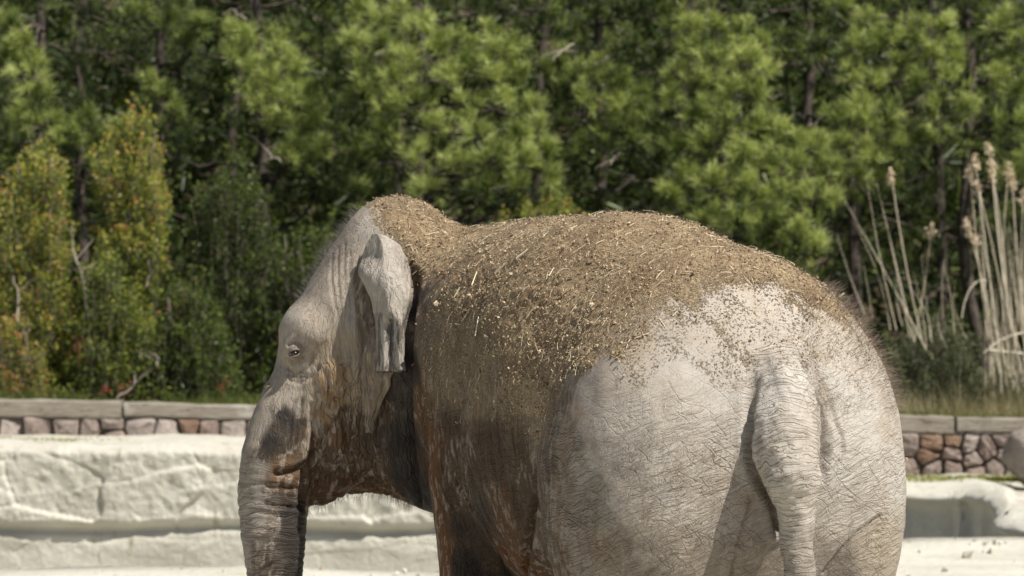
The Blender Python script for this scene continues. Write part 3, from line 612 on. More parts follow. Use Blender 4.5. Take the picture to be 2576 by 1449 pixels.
OCT = np.array([[1, 0, 0], [-1, 0, 0], [0, 1, 0], [0, -1, 0], [0, 0, 1], [0, 0, -1]], float); OCF = np.array([[0, 2, 4], [2, 1, 4], [1, 3, 4], [3, 0, 4], [2, 0, 5], [1, 2, 5], [3, 1, 5], [0, 3, 5]])
def crumbs(bag, pts, size):
    n = len(pts); A_ = nrm(rng.normal(size=(n, 3))); B2 = nrm(np.cross(A_, rng.normal(size=(n, 3)))); C2 = np.cross(A_, B2)
    o_ = OCT[None] * rng.uniform(.5, 1.25, (n, 6, 1)); V_ = (o_[..., :1] * A_[:, None] * 1.2 + o_[..., 1:2] * B2[:, None] + o_[..., 2:] * C2[:, None] * .7) * size[:, None, None] + pts[:, None]
    f = OCF[None] + np.arange(n)[:, None, None] * 6; bag.add(V_.reshape(-1, 3), f.reshape(-1, 3), np.repeat(rng.random(n), 6))
cb = Bag(); wm = np.where((mud + .45 * noise3(V, 9, 77) + .3 * noise3(V, 28, 78)) > .52, 1.0, 0.20 * np.clip((mud - .12) * 4, 0, 1)) * (Z > 1.4)
r_, n_ = pick(wm, 17000); crumbs(cb, r_ + n_ * .003, rng.gamma(2.0, .0011, 17000) + .0012)
r_, n_ = pick(wm, 120); crumbs(cb, r_ + n_ * .004, rng.uniform(.005, .011, 120))
s = N('dry_mud_crumb', .95, .1); t = s.attr('tint'); cm = s.mix(s.ss(t, .55, .8), s.mix(s.mr(t, 0, .55), (.13, .09, .055), (.38, .28, .17)), (.54, .43, .29)); crm = s.done(cm)
o = cb.build('mud_crumbs', crm, None, None, False); tag(o, 'dry brown mud crumbs caked along the back and head of the elephant', 'mud', None, 'stuff')
def straws(bag, pts, nr_, L, w):
    n = len(pts); d = nrm(rng.normal(size=(n, 3)) + np.array([.6, 0, .5])); d = nrm(d - (d * nr_).sum(1, keepdims=True) * nr_ * .93); sd = nrm(np.cross(d, nr_)); c0 = pts + nr_ * (.004 + w * .7)[:, None]
    a = L[:, None] * d * .5; b = sd * w[:, None]; e = nr_ * w[:, None] * .7; bend = nr_ * (L * .04)[:, None]
    V_ = np.stack([c0 - a + b, c0 - a - b, c0 - a + e, c0 + bend + b, c0 + bend - b, c0 + bend + e, c0 + a + b * .6, c0 + a - b * .6, c0 + a + e * .6], 1)
    f = np.array([[0, 1, 4, 3], [1, 2, 5, 4], [2, 0, 3, 5], [3, 4, 7, 6], [4, 5, 8, 7], [5, 3, 6, 8]])[None] + np.arange(n)[:, None, None] * 9
    bag.add(V_.reshape(-1, 3), f.reshape(-1, 4), np.repeat(rng.random(n), 9))
sb = Bag(); r_, n_ = pick(wm, 1100); straws(sb, r_, n_, rng.gamma(2.5, .0095, 1100) + .008, rng.uniform(.0007, .0018, 1100))
s = N('straw', .7, .3); stm = s.done(s.mix(s.attr('tint'), (.46, .36, .21), (.82, .72, .53)))
o = sb.build('straw_bits', stm, None, None, False); tag(o, 'short bits of yellow straw sprinkled over the muddy back of the elephant', 'straw', None, 'stuff')
STR = [((1255, 695), (1284, 668), .0045, 'long pale straw stalk lying mid back, lower of the crossing pair'), ((1308, 658), (1336, 636), .0045, 'broad pale straw stalk lying just above and right of the longest one'),
       ((1196, 722), (1208, 690), .003, 'thin upright straw on the mud above the shoulder'), ((1152, 752), (1166, 728), .003, 'thin straw standing up on the muddy shoulder, nearest to the neck'),
       ((1388, 700), (1400, 680), .0028, 'short tilted straw in the mud at the middle of the back'), ((1206, 848), (1214, 800), .0026, 'thin straw hanging steeply low on the muddy shoulder'),
       ((2108, 747), (2120, 738), .0055, 'short white straw stub sticking up from the rump ridge'), ((1440, 585), (1456, 578), .003, 'short straw on the back below its lowest dip')]
for a_, b_, w_, lb_ in STR:
    pts, _ = trace([a_[0], (a_[0] + b_[0]) / 2, b_[0]], [a_[1], (a_[1] + b_[1]) / 2, b_[1]]); nn = sdf_n(pts); bb = Bag(); tube(bb, pts + nn * (.016 + w_), [w_, w_ * .9, w_ * .7], 5, .8)
    tag(bb.build('straw_stalk', stm), lb_, 'straw', 'larger straws lying on the muddy back')
print('T elephant', len(V))
# ------------------------------------------------------------------ ground and terrain
def plane_mesh(name, xs, ys, zf, mat, kind='structure', parent=None):
    X_, Y_ = np.meshgrid(xs, ys, indexing='ij'); Z_ = zf(X_, Y_)
    V_ = np.stack([X_, Y_, Z_], -1).reshape(-1, 3); o = link(name, mesh_np(name, V_, grid_faces(len(xs), len(ys), False)[:, ::-1], mat), parent)
    if kind: o['kind'] = kind
    return o
s = N('pale_sand', .95, .15); p = s.pos()
c = s.mix(s.mr(s.noise(p, .8, 4), .35, .65), (.56, .53, .44), (.67, .645, .555)); c = s.mix(s.ss(s.noise(p, 14, 4, .7), .6, .72), c, (.42, .36, .27))
c = s.mix(s.ma('MULTIPLY', s.ss(s.noise(p, 2.2, 4, .7), .60, .72), .55), c, (.36, .40, .16))
c = s.mix(s.ss(s.noise(p, 4, 6, .75), .56, .70), c, (.54, .50, .38))
sand = s.done(c, s.bump(s.noise(p, 9, 6, .7), .05))
s = N('cast_rock', .92, .15); p = s.pos()
c = s.mix(s.mr(s.noise(p, 1.3, 5, .6), .35, .65), (.47, .445, .375), (.60, .575, .495)); c = s.mix(s.ss(s.noise(s.map(p, (1, 1, .35)), 5, 5, .7), .56, .72), c, (.33, .30, .22)); c = s.mix(s.ss(s.noise(p, 40, 4, .7), .60, .75), c, (.30, .27, .22))
rock = s.done(c, s.bump(s.ma('ADD', s.noise(p, 9, 6, .68), s.ma('MULTIPLY', s.noise(p, 60, 3, .6), .25)), .03))
# platform the animal stands on, with an irregular rim above the moat
def rim_y(x): return 23.4 + np.clip((x + .6) / 3.6, 0, 1) * 3.4 + .22 * np.sin(x * 1.7) + .1 * np.sin(x * 5.3 + 1)
n_ = 260; xs = np.linspace(-30, 30, n_); tt = np.concatenate([np.linspace(0, 1, 90) ** .6, [1.003, 1.006]]); 
GX, GT_ = np.meshgrid(xs, tt, indexing='ij'); GY = -60 + (rim_y(GX) + 60) * np.minimum(GT_, 1.0) + (GT_ > 1) * .05
GZ = .02 + .028 * fbm(np.stack([GX, GY, GX * 0], -1), .5, 4, 3) * np.clip((GY - 14) / 4, 0, 1) - (GT_ > 1.001) * .15 - (GT_ > 1.004) * 1.8
V_ = np.stack([GX, GY, GZ], -1).reshape(-1, 3); link('ground', mesh_np('ground', V_, grid_faces(n_, len(tt), False)[:, ::-1], sand))['kind'] = 'structure'
plane_mesh('moat_floor', np.linspace(-60, 60, 3), np.linspace(20, 70, 3), lambda x, y: x * 0 - 1.8, rock)

# upper ground behind the rock wall: z on the left, z on the right
def shelf_z(x): return .75 - .42 * np.clip((x - 1.0) / 3.0, 0, 1)
def stone_y(x): return 33.4 - .07 * (x + 6.2)            # line of the rubble wall
GZc = 1.17                                                # top of the beams at the left
def beam_z(x): return 1.18 - .0165 * (x + 6)
# ------------------------------------------------------------------ cast rock face of the moat, left and middle
def relief(a, z, seed=0):
    """height of the moulded blocks: slabs with their own tilt, parted by cracks"""
    q = np.stack([a * .72, z * 1.45, a * 0], -1); w = q + .12 * np.stack([noise3(q, 2, seed), noise3(q, 2, seed + 1), a * 0], -1)
    c0 = np.floor(w * 1.25); best = np.full(a.shape, 9.); sec = best.copy(); hid = np.zeros(a.shape); tl = np.zeros(a.shape)
    for i in (-1, 0, 1):
        for j in (-1, 0, 1):
            cx = c0[..., 0].astype(int) + i; cy = c0[..., 1].astype(int) + j; fx = cx + .15 + .7 * _hash(cx, cy, cx * 0, seed + 5); fy = cy + .15 + .7 * _hash(cx, cy, cx * 0, seed + 6)
            dx = w[..., 0] * 1.25 - fx; dy = w[..., 1] * 1.25 - fy; d = np.hypot(dx, dy); m = d < best; sec = np.where(m, best, np.minimum(sec, d))
            hid = np.where(m, _hash(cx, cy, cx * 0, seed + 7), hid); tl = np.where(m, dx * (_hash(cx, cy, cx * 0, seed + 8) - .5) + dy * (_hash(cx, cy, cx * 0, seed + 9) - .1), tl); best = np.where(m, d, best)
    e = np.clip((sec - best) / .06, 0, 1)
    g = np.stack([a, z, a * 0], -1)
    return .050 * hid + .045 * tl - .030 * (1 - e) ** 3 + .017 * fbm(g, 3.2, seed + 20, 4) + .008 * fbm(g, 14, seed + 24, 3)
na, nz = 1060, 210
aa = np.concatenate([np.linspace(-16, -7.3, 60), np.linspace(-7.25, 3.2, 1000)]); zz = np.linspace(0, 1, nz)
A_, T_ = np.meshgrid(aa, zz, indexing='ij')
ztop = shelf_z(A_) + .03 * noise3(np.stack([A_, A_ * 0, A_ * 0], -1), 1.1, 8); H_ = -1.8 + (ztop + 1.8) * T_
band = -.05 + .07 * noise3(np.stack([A_ * .7, A_ * 0, A_ * 0], -1), 1.0, 61) + .0 * A_
up = 1 / (1 + np.exp(-(H_ - band) / .012)); notch = np.exp(-((H_ - band + .055) / .045) ** 2)
rel = (relief(A_, H_, 3) + .38 * relief(A_ * 2.3 + 9, H_ * 2.1, 17)) * np.clip((ztop - H_) / .10 + .25, 0, 1)
low = .5 * relief(A_ + 40, H_ * 1.6, 9) * np.clip(1 - np.abs(H_ + .33 + .05 * noise3(np.stack([A_, H_, A_], -1), 2, 5)) / .24, 0.1, 1)
out = up * (.045 + rel) + (1 - up) * (low * 1.2 + .012) - notch * .05
out = out - .14 * np.clip(1 - (ztop - H_) / .10, 0, 1) ** 2
for _ in range(3): out[1:-1, 1:-1] = (out[:-2, 1:-1] + out[2:, 1:-1] + out[1:-1, :-2] + out[1:-1, 2:] + 2 * out[1:-1, 1:-1]) / 6
Yf = 30.7 - .06 * (A_ + 6); V_ = np.stack([A_, Yf - out, H_], -1)
Tp = np.linspace(.02, 1, 12)[None, :] ; back = np.stack([np.repeat(aa[:, None], 12, 1), Yf[:, -1:] - out[:, -1:] + Tp * (stone_y(aa)[:, None] + .4 - Yf[:, -1:]), ztop[:, -1:] + .02 * noise3(np.stack([np.repeat(aa[:, None], 12, 1), Tp * 3 + 0 * aa[:, None], Tp * 0 + 0 * aa[:, None]], -1), 3, 2) + .015 * Tp], -1)
V_ = np.concatenate([V_, back], 1)
o = link('rock_wall', mesh_np('rock_wall', V_.reshape(-1, 3), grid_faces(na, nz + 12, False), rock)); tag(o, 'pale cast rock wall of the moat with cracked blocks, left of and behind the elephant', 'rock wall')
# ------------------------------------------------------------------ curved moat wall on the right and its ledge
path = np.array([(3.0, 30.6), (3.6, 30.25), (4.2, 30.05), (4.75, 29.8), (5.05, 29.3), (5.02, 28.6), (4.85, 28.15), (5.0, 27.75), (5.6, 27.6), (7, 27.5), (10, 27.4), (16, 27.3)], float)
sg = np.concatenate([[0], np.cumsum(np.linalg.norm(np.diff(path, axis=0), axis=1))]); ss_ = np.linspace(0, sg[-1], 400)
pc = np.stack([np.interp(ss_, sg, path[:, 0]), np.interp(ss_, sg, path[:, 1])], -1)
for _ in range(45): pc[1:-1] = (pc[:-2] + pc[1:-1] * 2 + pc[2:]) / 4
tn = nrm(np.gradient(pc, axis=0)); no = np.stack([tn[:, 1], -tn[:, 0]], -1)       # towards the moat
zt = .34 - .22 * np.clip((ss_ - 2.2) / 2.0, 0, 1) + .03 * np.sin(ss_ * 3.1)
hz = np.linspace(-1.8, 1, 90); A2, Hh = np.meshgrid(ss_, np.linspace(0, 1, 90), indexing='ij'); H2 = -1.8 + (zt[:, None] + 1.8) * Hh
gp = np.stack([A2, H2 * .25, A2 * 0], -1); rl = .10 * (1 - np.abs(noise3(gp, 3.4, 90))) ** 2 + .045 * noise3(gp, 9, 91) + .02 * fbm(np.stack([A2, H2, A2 * 0], -1), 6, 92, 3)
lipw = .07 + .05 * noise3(np.stack([A2, A2 * 0, A2 * 0], -1), 2.5, 95)
ro = rl * (1 - Hh ** 6) + .17 / (1 + np.exp(-(H2 - zt[:, None] + .11 + lipw) / .018)) - .15 * np.clip((H2 - zt[:, None] + .12) / .12, 0, 1) ** 2
V2 = np.stack([pc[:, None, 0] + no[:, None, 0] * ro, pc[:, None, 1] + no[:, None, 1] * ro, H2], -1)
# ledge on top, running back to the rubble wall
tb = np.linspace(.02, 1, 40)[None, :]; tx = pc[:, 0] + np.array([0.6] * len(pc)) * np.clip((ss_ - 1.5) / 4, 0, 1) * 3; ty = stone_y(tx) + .4
ex = V2[:, -1, 0][:, None]; ey = V2[:, -1, 1][:, None]
lx = ex + (tx[:, None] - ex) * tb; ly = ey + (ty[:, None] - ey) * tb; tz_ = zt[:, None] * (1 - tb) + (shelf_z(lx) - .0) * tb
lz = tz_ + .05 * np.sin(np.minimum(tb * 8, np.pi)) + .035 * fbm(np.stack([lx, ly, lx * 0], -1), 1.6, 93, 3) * np.minimum(tb * 8, 1)
V2 = np.concatenate([V2, np.stack([lx, ly, lz], -1)], 1)

o = link('moat_wall', mesh_np('moat_wall', V2.reshape(-1, 3), grid_faces(len(ss_), 130, False)[:, ::-1], rock)); tag(o, 'curved grey moat wall in shade with a sunlit mossy ledge, right of the rump', 'rock wall')
# ------------------------------------------------------------------ rubble wall and timber beams
s = N('rubble_stone', .9, .2); p = s.pos(); oi = s.nd('ObjectInfo', 5); oi3 = s.vscale(s.nd('ObjectInfo', 0), 1.0)
c = s.mix(s.ma('FRACT', s.ma('MULTIPLY', oi, 7.3)), (.31, .235, .20), (.48, .415, .37)); c = s.mix(s.ss(oi, .75, .8), c, (.30, .20, .14)); n_1 = s.noise(s.vadd(p, oi3), 9, 5, .65)
c = s.mix(s.mr(n_1, .35, .7, 0, .7), c, s.mix(1.0, c, (.5, .46, .45), 'MULTIPLY')); c = s.mix(s.ss(s.noise(s.vadd(p, oi3), 15, 4, .7), .6, .7), c, (.46, .42, .38))
stone_m = s.done(c, s.bump(s.noise(s.vadd(p, oi3), 26, 5, .7), .04))
s = N('wall_core', .95); core_m = s.done((.17, .14, .12), s.bump(s.noise(s.pos(), 20, 4), .05))
wall = empty('rubble_wall', (0, 32.8, .5), 'low wall of reddish grey rubble stones under weathered timber beams', 'stone wall')
r3 = np.random.default_rng(31); nst = 0
def clip_poly(poly, m, n_):
    """keep the side of the line through m that n_ points away from"""
    o_ = []
    for i_ in range(len(poly)):
        a, b = poly[i_], poly[(i_ + 1) % len(poly)]; da = (a - m) @ n_; db = (b - m) @ n_
        if da <= 0: o_.append(a)
        if (da <= 0) != (db <= 0): o_.append(a + (b - a) * (da / (da - db)))
    return o_
pts2 = []; x = -9.6
while x < 9.8:                                       # stones fitted together like dry masonry
    lo, hi = shelf_z(x) - .04, beam_z(x) - .20; H = hi - lo; rows_ = max(1, int(round(H / .19 + r3.uniform(-.4, .3)))); cw = r3.uniform(.19, .36) * (.85 if x > 2.5 else 1)
    for k in range(rows_): pts2.append((x + cw / 2 + r3.uniform(-.07, .07), lo + H * (k + .5 + r3.uniform(-.22, .22)) / rows_))
    x += cw
pts2 = np.array(pts2)
for k, c_ in enumerate(pts2):
    lo, hi = shelf_z(c_[0]) - .05, beam_z(c_[0]) - .195
    poly = [np.array(q) for q in ((c_[0] - .4, lo), (c_[0] + .4, lo), (c_[0] + .4, hi), (c_[0] - .4, hi))]
    for j_, d_ in enumerate(pts2):
        if j_ != k and abs(d_[0] - c_[0]) < .8:
            n_ = d_ - c_; n_ = n_ / np.linalg.norm(n_); poly = clip_poly(poly, (c_ + d_) / 2 - n_ * r3.uniform(.003, .012), n_)
            if len(poly) < 3: break
    if len(poly) < 3: continue
    q = []
    for i_ in range(len(poly)):                      # knock the corners off
        a, b = poly[i_], poly[(i_ + 1) % len(poly)]; L_ = np.linalg.norm(b - a)
        if L_ < .02: continue
        q += [a + (b - a) * min(.25, .014 / L_ + .04), b - (b - a) * min(.25, .014 / L_ + .04)]
    q = np.array(q); n_ = len(q)
    if n_ < 5: continue
    cc = q.mean(0); y0 = stone_y(cc[0]) - r3.uniform(.0, .035); tl = r3.normal(size=2) * .16
    def ring3(f, d): pp = cc + (q - cc) * f + r3.normal(size=q.shape) * .006; return np.stack([pp[:, 0], y0 - d + (pp - cc) @ tl + r3.normal(size=n_) * .008, pp[:, 1]], -1)
    rs = [ring3(1.0, -.16), ring3(1.0, .03), ring3(.84, .075), ring3(.42, .09)]; V_ = np.concatenate(rs + [[[cc[0], y0 - .095, cc[1]]]])
    f4 = grid_faces(4, n_)[:, ::-1]; f3 = np.array([[3 * n_ + i_, 3 * n_ + (i_ + 1) % n_, 4 * n_] for i_ in range(n_)])[:, ::-1]
    me = mesh_np('stone', V_ - [cc[0], y0, cc[1]], [f4, f3], stone_m, False); o = link('stone', me, wall); o.location = Vector((cc[0], y0, cc[1])) - wall.location; nst += 1
cb_ = Bag(); xs = np.linspace(-16, 16, 60); prof = []
V_ = np.stack([np.stack([xs, stone_y(xs) + dy, np.where(np.full(60, top), beam_z(xs) - .2, -.2)], -1) for dy, top in ((.0, False), (.0, True), (.5, True), (.5, False))], 1)
cb_.add(V_.reshape(-1, 3), grid_faces(60, 4, True)); cb_.build('wall_core', core_m, wall, None, False)
s = N('weathered_timber', .85, .2); p = s.pos()
g = s.noise(s.map(p, (.08, 1, 1)), 45, 5, .7); c = s.mix(s.mr(g, .3, .7), (.21, .18, .14), (.40, .355, .295)); c = s.mix(s.ss(s.noise(s.map(p, (.12, 1, 1)), 30, 4, .7), .58, .66), c, (.10, .08, .06))
c = s.mix(s.ss(s.noise(p, 3, 3), .52, .75), c, (.48, .45, .40)); timber = s.done(c, s.bump(g, .03))
ends = [(-16, -11.2), (-11.18, -8.1), (-8.08, -4.53), (-4.50, -.9), (-.87, 2.1), (2.13, 5.02), (5.06, 9.0), (9.03, 16)]
for k, (a, b) in enumerate(ends):
    n_ = 40; xs = np.linspace(a, b, n_); bb = Bag(); hh = .19 + .02 * ((k * 7) % 3 - 1); off = .03 * ((k * 5) % 3 - 1) + (.06 if k < 3 else 0)
    sag = .012 * np.sin((xs - a) / (b - a) * math.pi * 1.3 + k) + .010 * noise3(np.stack([xs, xs * 0 + k, xs * 0], -1), 1.7, 6)
    zt_ = beam_z(xs) + .02 * (k < 3) + sag; y0 = stone_y(xs) - .09 - off * .5; ed = .022
    ring_ = [(0, -hh + ed), (ed, -hh), (.30 - ed, -hh), (.30, -hh + ed), (.30, -ed), (.30 - ed, 0), (ed, 0), (0, -ed)]
    V_ = np.stack([np.stack([xs, y0 + dy + .006 * noise3(np.stack([xs, xs * 0 + dy * 9, xs * 0 + k], -1), 5, 3), zt_ + dz + .007 * noise3(np.stack([xs, xs * 0 + dy * 9, xs * 0 + dz * 9 + k], -1), 6, 4)], -1) for dy, dz in ring_], 1)
    bb.add(V_.reshape(-1, 3), grid_faces(n_, 8, True)[:, ::-1])
    for e_, fl in ((0, 1), (n_ - 1, -1)):
        c_ = V_[e_].mean(0); vv = np.vstack([V_[e_], c_]); f = np.array([[i, (i + 1) % 8, 8][::fl] for i in range(8)]); bb.add(vv, f)
    bb.build('beam', timber, wall, None, False)

# earth behind the wall, rising into the wood
s = N('forest_soil', .95, .1); p = s.pos(); c = s.mix(s.mr(s.noise(p, 2, 4), .4, .6), (.10, .075, .05), (.07, .09, .03)); soil = s.done(c, s.bump(s.noise(p, 12, 4), .06))
def hill_z(x, y): return beam_z(np.clip(x, -16, 16)) - .05 + np.clip(y - 36, 0, 400) * .02 + np.clip(y - 47, 0, 60) * .55 + .06 * noise3(np.stack([x, y, x * 0], -1), .9, 12)
plane_mesh('hillside', np.linspace(-90, 90, 120), np.concatenate([np.linspace(33.55, 48, 60) , np.linspace(49, 130, 40)]), lambda x, y: hill_z(x, np.maximum(y, stone_y(x) + .1)) - .3 * (y < stone_y(x) + .12), soil)
# boulder
bo = ico = None
def blob(name, c, r, seed, mat, amp=.12, flat=0):
    th, ph = np.meshgrid(np.linspace(0, math.pi, 40), np.linspace(0, 2 * math.pi, 64, endpoint=False), indexing='ij')
    v = np.stack([np.sin(th) * np.cos(ph), np.sin(th) * np.sin(ph), np.cos(th)], -1).reshape(-1, 3)
    v = v * (1 + amp * fbm(v, 1.6, seed, 4)[:, None]); v = np.sign(v) * np.abs(v) ** .9 * np.array(r); me = mesh_np(name, v, grid_faces(40, 64), mat); return link(name, me, None, c)
s = N('boulder_rock', .9, .2); p = s.pos(); c = s.mix(s.mr(s.noise(p, 3, 5, .65), .35, .65), (.25, .20, .17), (.42, .37, .32)); bm_ = s.done(c, s.bump(s.noise(p, 14, 5, .7), .06))
pb = P(2606, 1150, 31.2); o = blob('boulder', pb, (.34, .34, .31), 5, bm_, .16); tag(o, 'brown boulder sitting on the sunlit ledge at the right edge', 'boulder')
# ------------------------------------------------------------------ pines
def leaf_mat(name, stops, transl=.35, rough=.55):
    """stops: colour along 'tint' 0..1"""
    s = N(name, rough, .35); t = s.attr('tint'); c = stops[0][1]
    for (a, ca), (b, cb2) in zip(stops[:-1], stops[1:]): c = s.mix(s.mr(t, a, b), c, cb2)
    s.set(s.b, 'Base Color', c)
    tr = s.t.nodes.new('ShaderNodeBsdfTranslucent'); s.t.links.new(s.mix(1.0, c, (1.15, 1.25, .6), 'MULTIPLY'), tr.inputs[0])
    mx = s.t.nodes.new('ShaderNodeMixShader'); mx.inputs[0].default_value = transl; s.t.links.new(s.b.outputs[0], mx.inputs[1]); s.t.links.new(tr.outputs[0], mx.inputs[2]); s.t.links.new(mx.outputs[0], s.out.inputs[0])
    return s.m
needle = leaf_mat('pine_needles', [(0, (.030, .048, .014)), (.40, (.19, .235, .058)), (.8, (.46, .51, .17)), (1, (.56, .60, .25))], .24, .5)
bark_s = N('pine_bark', .9, .2); p = bark_s.pos(); bark = bark_s.done(bark_s.mix(bark_s.mr(bark_s.noise(p, 12, 4), .35, .65), (.035, .028, .022), (.11, .09, .075)), bark_s.bump(bark_s.noise(bark_s.map(p, (1, 1, .3)), 20, 4), .02))
rg = np.random.default_rng(77)
def tufts(bag, C, D, r, nn, w, tint):
    """brushes of needles: C centres, D axes, r needle length"""
    n = len(C); side = nrm(np.cross(D, rg.normal(size=(n, 3)))); up2 = np.cross(D, side)
    az = rg.uniform(0, 2 * np.pi, (n, nn)); pol = rg.uniform(.15, 1.25, (n, nn)); t0 = rg.uniform(-.7, .25, (n, nn))
    d = np.cos(pol)[..., None] * D[:, None] + np.sin(pol)[..., None] * (np.cos(az)[..., None] * side[:, None] + np.sin(az)[..., None] * up2[:, None])
    L = r[:, None] * rg.uniform(.7, 1.15, (n, nn)); b0 = C[:, None] + D[:, None] * (t0 * r[:, None])[..., None]
    tip = b0 + d * L[..., None] + np.array([0, 0, -.12]) * (L * .6)[..., None]
    sd = nrm(np.cross(d, rg.normal(size=d.shape))) * w
    V_ = np.stack([b0 - sd * .6, b0 + sd * .6, tip + sd * .25, tip - sd * .25], 2).reshape(-1, 3)
    f = np.arange(n * nn * 4).reshape(-1, 4)
    tt = np.clip(tint[:, None] + rg.normal(size=(n, nn)) * .12 + .25 * t0, 0, 1)
    bag.add(V_, f, np.repeat(tt.ravel(), 4))
SEEN = []
def pine(px, Y, clumps, label, height=9.5, nt=1.0, seed=0, group='pines of the wood behind the enclosure', lean=0.0, Yr=.9, shade=0.0):
    """clumps: (px, py, radius in px, depth offset)"""
    base = P(px, 850, Y); base[2] = hill_z(base[0], Y) - .05; rt = empty('pine_tree', base, label, 'pine tree', group)
    r4 = np.random.default_rng(seed); tk = Bag(); lb = Bag(); fb = Bag(); k = Y / FPX
    n = 14; zt = np.linspace(0, height, n); wob = np.cumsum(r4.normal(size=(n, 2)) * .07, 0); tp = np.stack([base[0] + wob[:, 0] + lean * zt, base[1] + 1.7 + wob[:, 1] + .5 * (zt / height), base[2] + zt], -1)
    tube(tk, tp, np.linspace(.10, .03, n), 9); tk.build('trunk', bark, rt)
    for (cx, cy, cr, dz) in clumps:
        dz0 = dz; dz = dz - .75 * (dz < -.3)
        dz = dz + (430 - cy) / 195 * .36            # the crown narrows upwards
        c = P(cx, cy, Y + dz); R_ = cr * k * (1.06 if dz0 < -.3 else .92)
        zb = np.clip(c[2] - .45 * abs(c[0] - base[0]) - .3, base[2] + .4, base[2] + height - .5); i = np.searchsorted(tp[:, 2], zb); i = min(i, n - 1); a = tp[i]
        if cr > 26 and r4.random() < .5:
            t = np.linspace(0, 1, 7)[:, None]; lp = a * (1 - t) + (c + [0, .22, 0]) * t + np.array([0, 0, -.22]) * np.sin(t * np.pi) + r4.normal(size=(7, 3)) * .035 * (t > 0) ; one = Bag(); tube(one, lp, np.linspace(.032, .008, 7), 5); one.build('branch', bark, rt)
        # twigs end in tufts on the upper, outer shell
        m = int(7.6 * (1.75 if dz0 < -.3 else .62) * (R_ / .25) ** 2 * nt) + 4; u = nrm(r4.normal(size=(m, 3)) + [0, -.22, .70]); rad = R_ * r4.uniform(.40, 1.05, m); cc = c + u * rad[:, None] * np.array([1, 1.0, 1.0])
        ax = nrm(u + np.array([0, 0, .55]) + r4.normal(size=(m, 3)) * .25)
        inner = (rad / R_ < .7)
        tufts(fb, cc, ax, r4.uniform(.10, .175, m), 52, .0056, np.clip(.50 + .10 * r4.normal() - .20 * inner - shade + (.16 if dz0 < -.3 else -.26) + r4.normal(size=m) * .10, .0, 1))  # tint also paints light: front clumps paler, inner and rear tufts shaded darker
        for q in range(0, m, 9):
            t = np.linspace(0, 1, 4)[:, None]; s_ = c + r4.normal(size=3) * R_ * .3; tube(lb, s_ * (1 - t) + cc[q] * t + [0, 0, -.03] * np.sin(t * np.pi), np.linspace(.008, .004, 4), 4)
    lb.build('twigs', bark, rt)['kind'] = 'stuff'; fb.build('foliage', needle, rt, None, False)['kind'] = 'stuff'
    SEEN.append(fb.n)
    return rt
GAPS = [(270, 215, 75, 55), (530, 330, 42, 110), (655, 405, 40, 70), (1580, 85, 110, 38), (2030, 262, 62, 70), (1415, 235, 38, 30), (2420, 560, 70, 130), (470, 600, 60, 120), (1555, 480, 55, 70), (1140, 545, 80, 30), (1370, 395, 26, 40), (2400, 430, 50, 60), (160, 90, 30, 70), (700, 30, 40, 40), (2260, 640, 60, 60), (1010, 20, 45, 22), (610, 600, 60, 70)]
def ingap(x, y, f=1.0): return any(((x - a) / (c * f)) ** 2 + ((y - b) / (d * f)) ** 2 < 1 for a, b, c, d in GAPS)
def cl(x0, x1, y0, y1, n, r0, r1, seed, d0=-.5, d1=.6):
    r5 = np.random.default_rng(seed); o = []; tries = 0
    while len(o) < n and tries < n * 40:
        tries += 1; x = r5.uniform(x0, x1); y = r5.uniform(y0, y1); r = r5.uniform(r0, r1)
        if ingap(x, y, 1.0) or any((x - a) ** 2 + (y - b) ** 2 < (.62 * (r + c)) ** 2 for a, b, c, d in o): continue
        o.append((x, y, r, r5.uniform(d0, d1)))
    return o
TOP = lambda x0, x1, n, s_: cl(x0, x1, -600, -50, n, 60, 100, s_, .3, 1.5)
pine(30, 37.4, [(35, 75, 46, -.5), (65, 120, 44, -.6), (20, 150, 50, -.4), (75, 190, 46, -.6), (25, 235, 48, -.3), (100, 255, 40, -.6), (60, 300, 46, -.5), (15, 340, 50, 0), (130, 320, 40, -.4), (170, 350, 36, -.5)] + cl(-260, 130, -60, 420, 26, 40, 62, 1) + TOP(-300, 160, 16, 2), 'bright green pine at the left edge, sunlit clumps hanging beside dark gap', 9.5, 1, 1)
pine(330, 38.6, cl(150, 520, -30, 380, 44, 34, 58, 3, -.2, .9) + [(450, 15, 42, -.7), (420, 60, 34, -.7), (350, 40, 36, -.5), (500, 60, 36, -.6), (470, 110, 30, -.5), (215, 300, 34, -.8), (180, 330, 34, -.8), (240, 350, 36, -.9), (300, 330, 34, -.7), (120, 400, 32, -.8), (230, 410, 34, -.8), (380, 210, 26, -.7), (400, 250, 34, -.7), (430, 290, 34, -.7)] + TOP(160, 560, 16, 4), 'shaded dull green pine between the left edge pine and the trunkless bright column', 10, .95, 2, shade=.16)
pine(640, 37.6, [(590, 85, 30, -.6), (615, 110, 34, -.7), (600, 150, 36, -.6), (690, 100, 34, -.7), (710, 140, 34, -.8), (660, 170, 32, -.7), (620, 200, 34, -.7), (680, 215, 34, -.7), (740, 190, 34, -.6), (655, 255, 36, -.6), (720, 260, 36, -.7), (770, 240, 34, -.5), (690, 310, 38, -.5), (760, 320, 38, -.6), (800, 290, 34, -.6), (740, 380, 40, -.4), (810, 380, 40, -.5)] + cl(600, 900, 60, 520, 34, 34, 52, 5, -.1, .8) + TOP(560, 900, 14, 6), 'pine with a bright knobbly column of foliage left of the centre', 10, 1, 3)
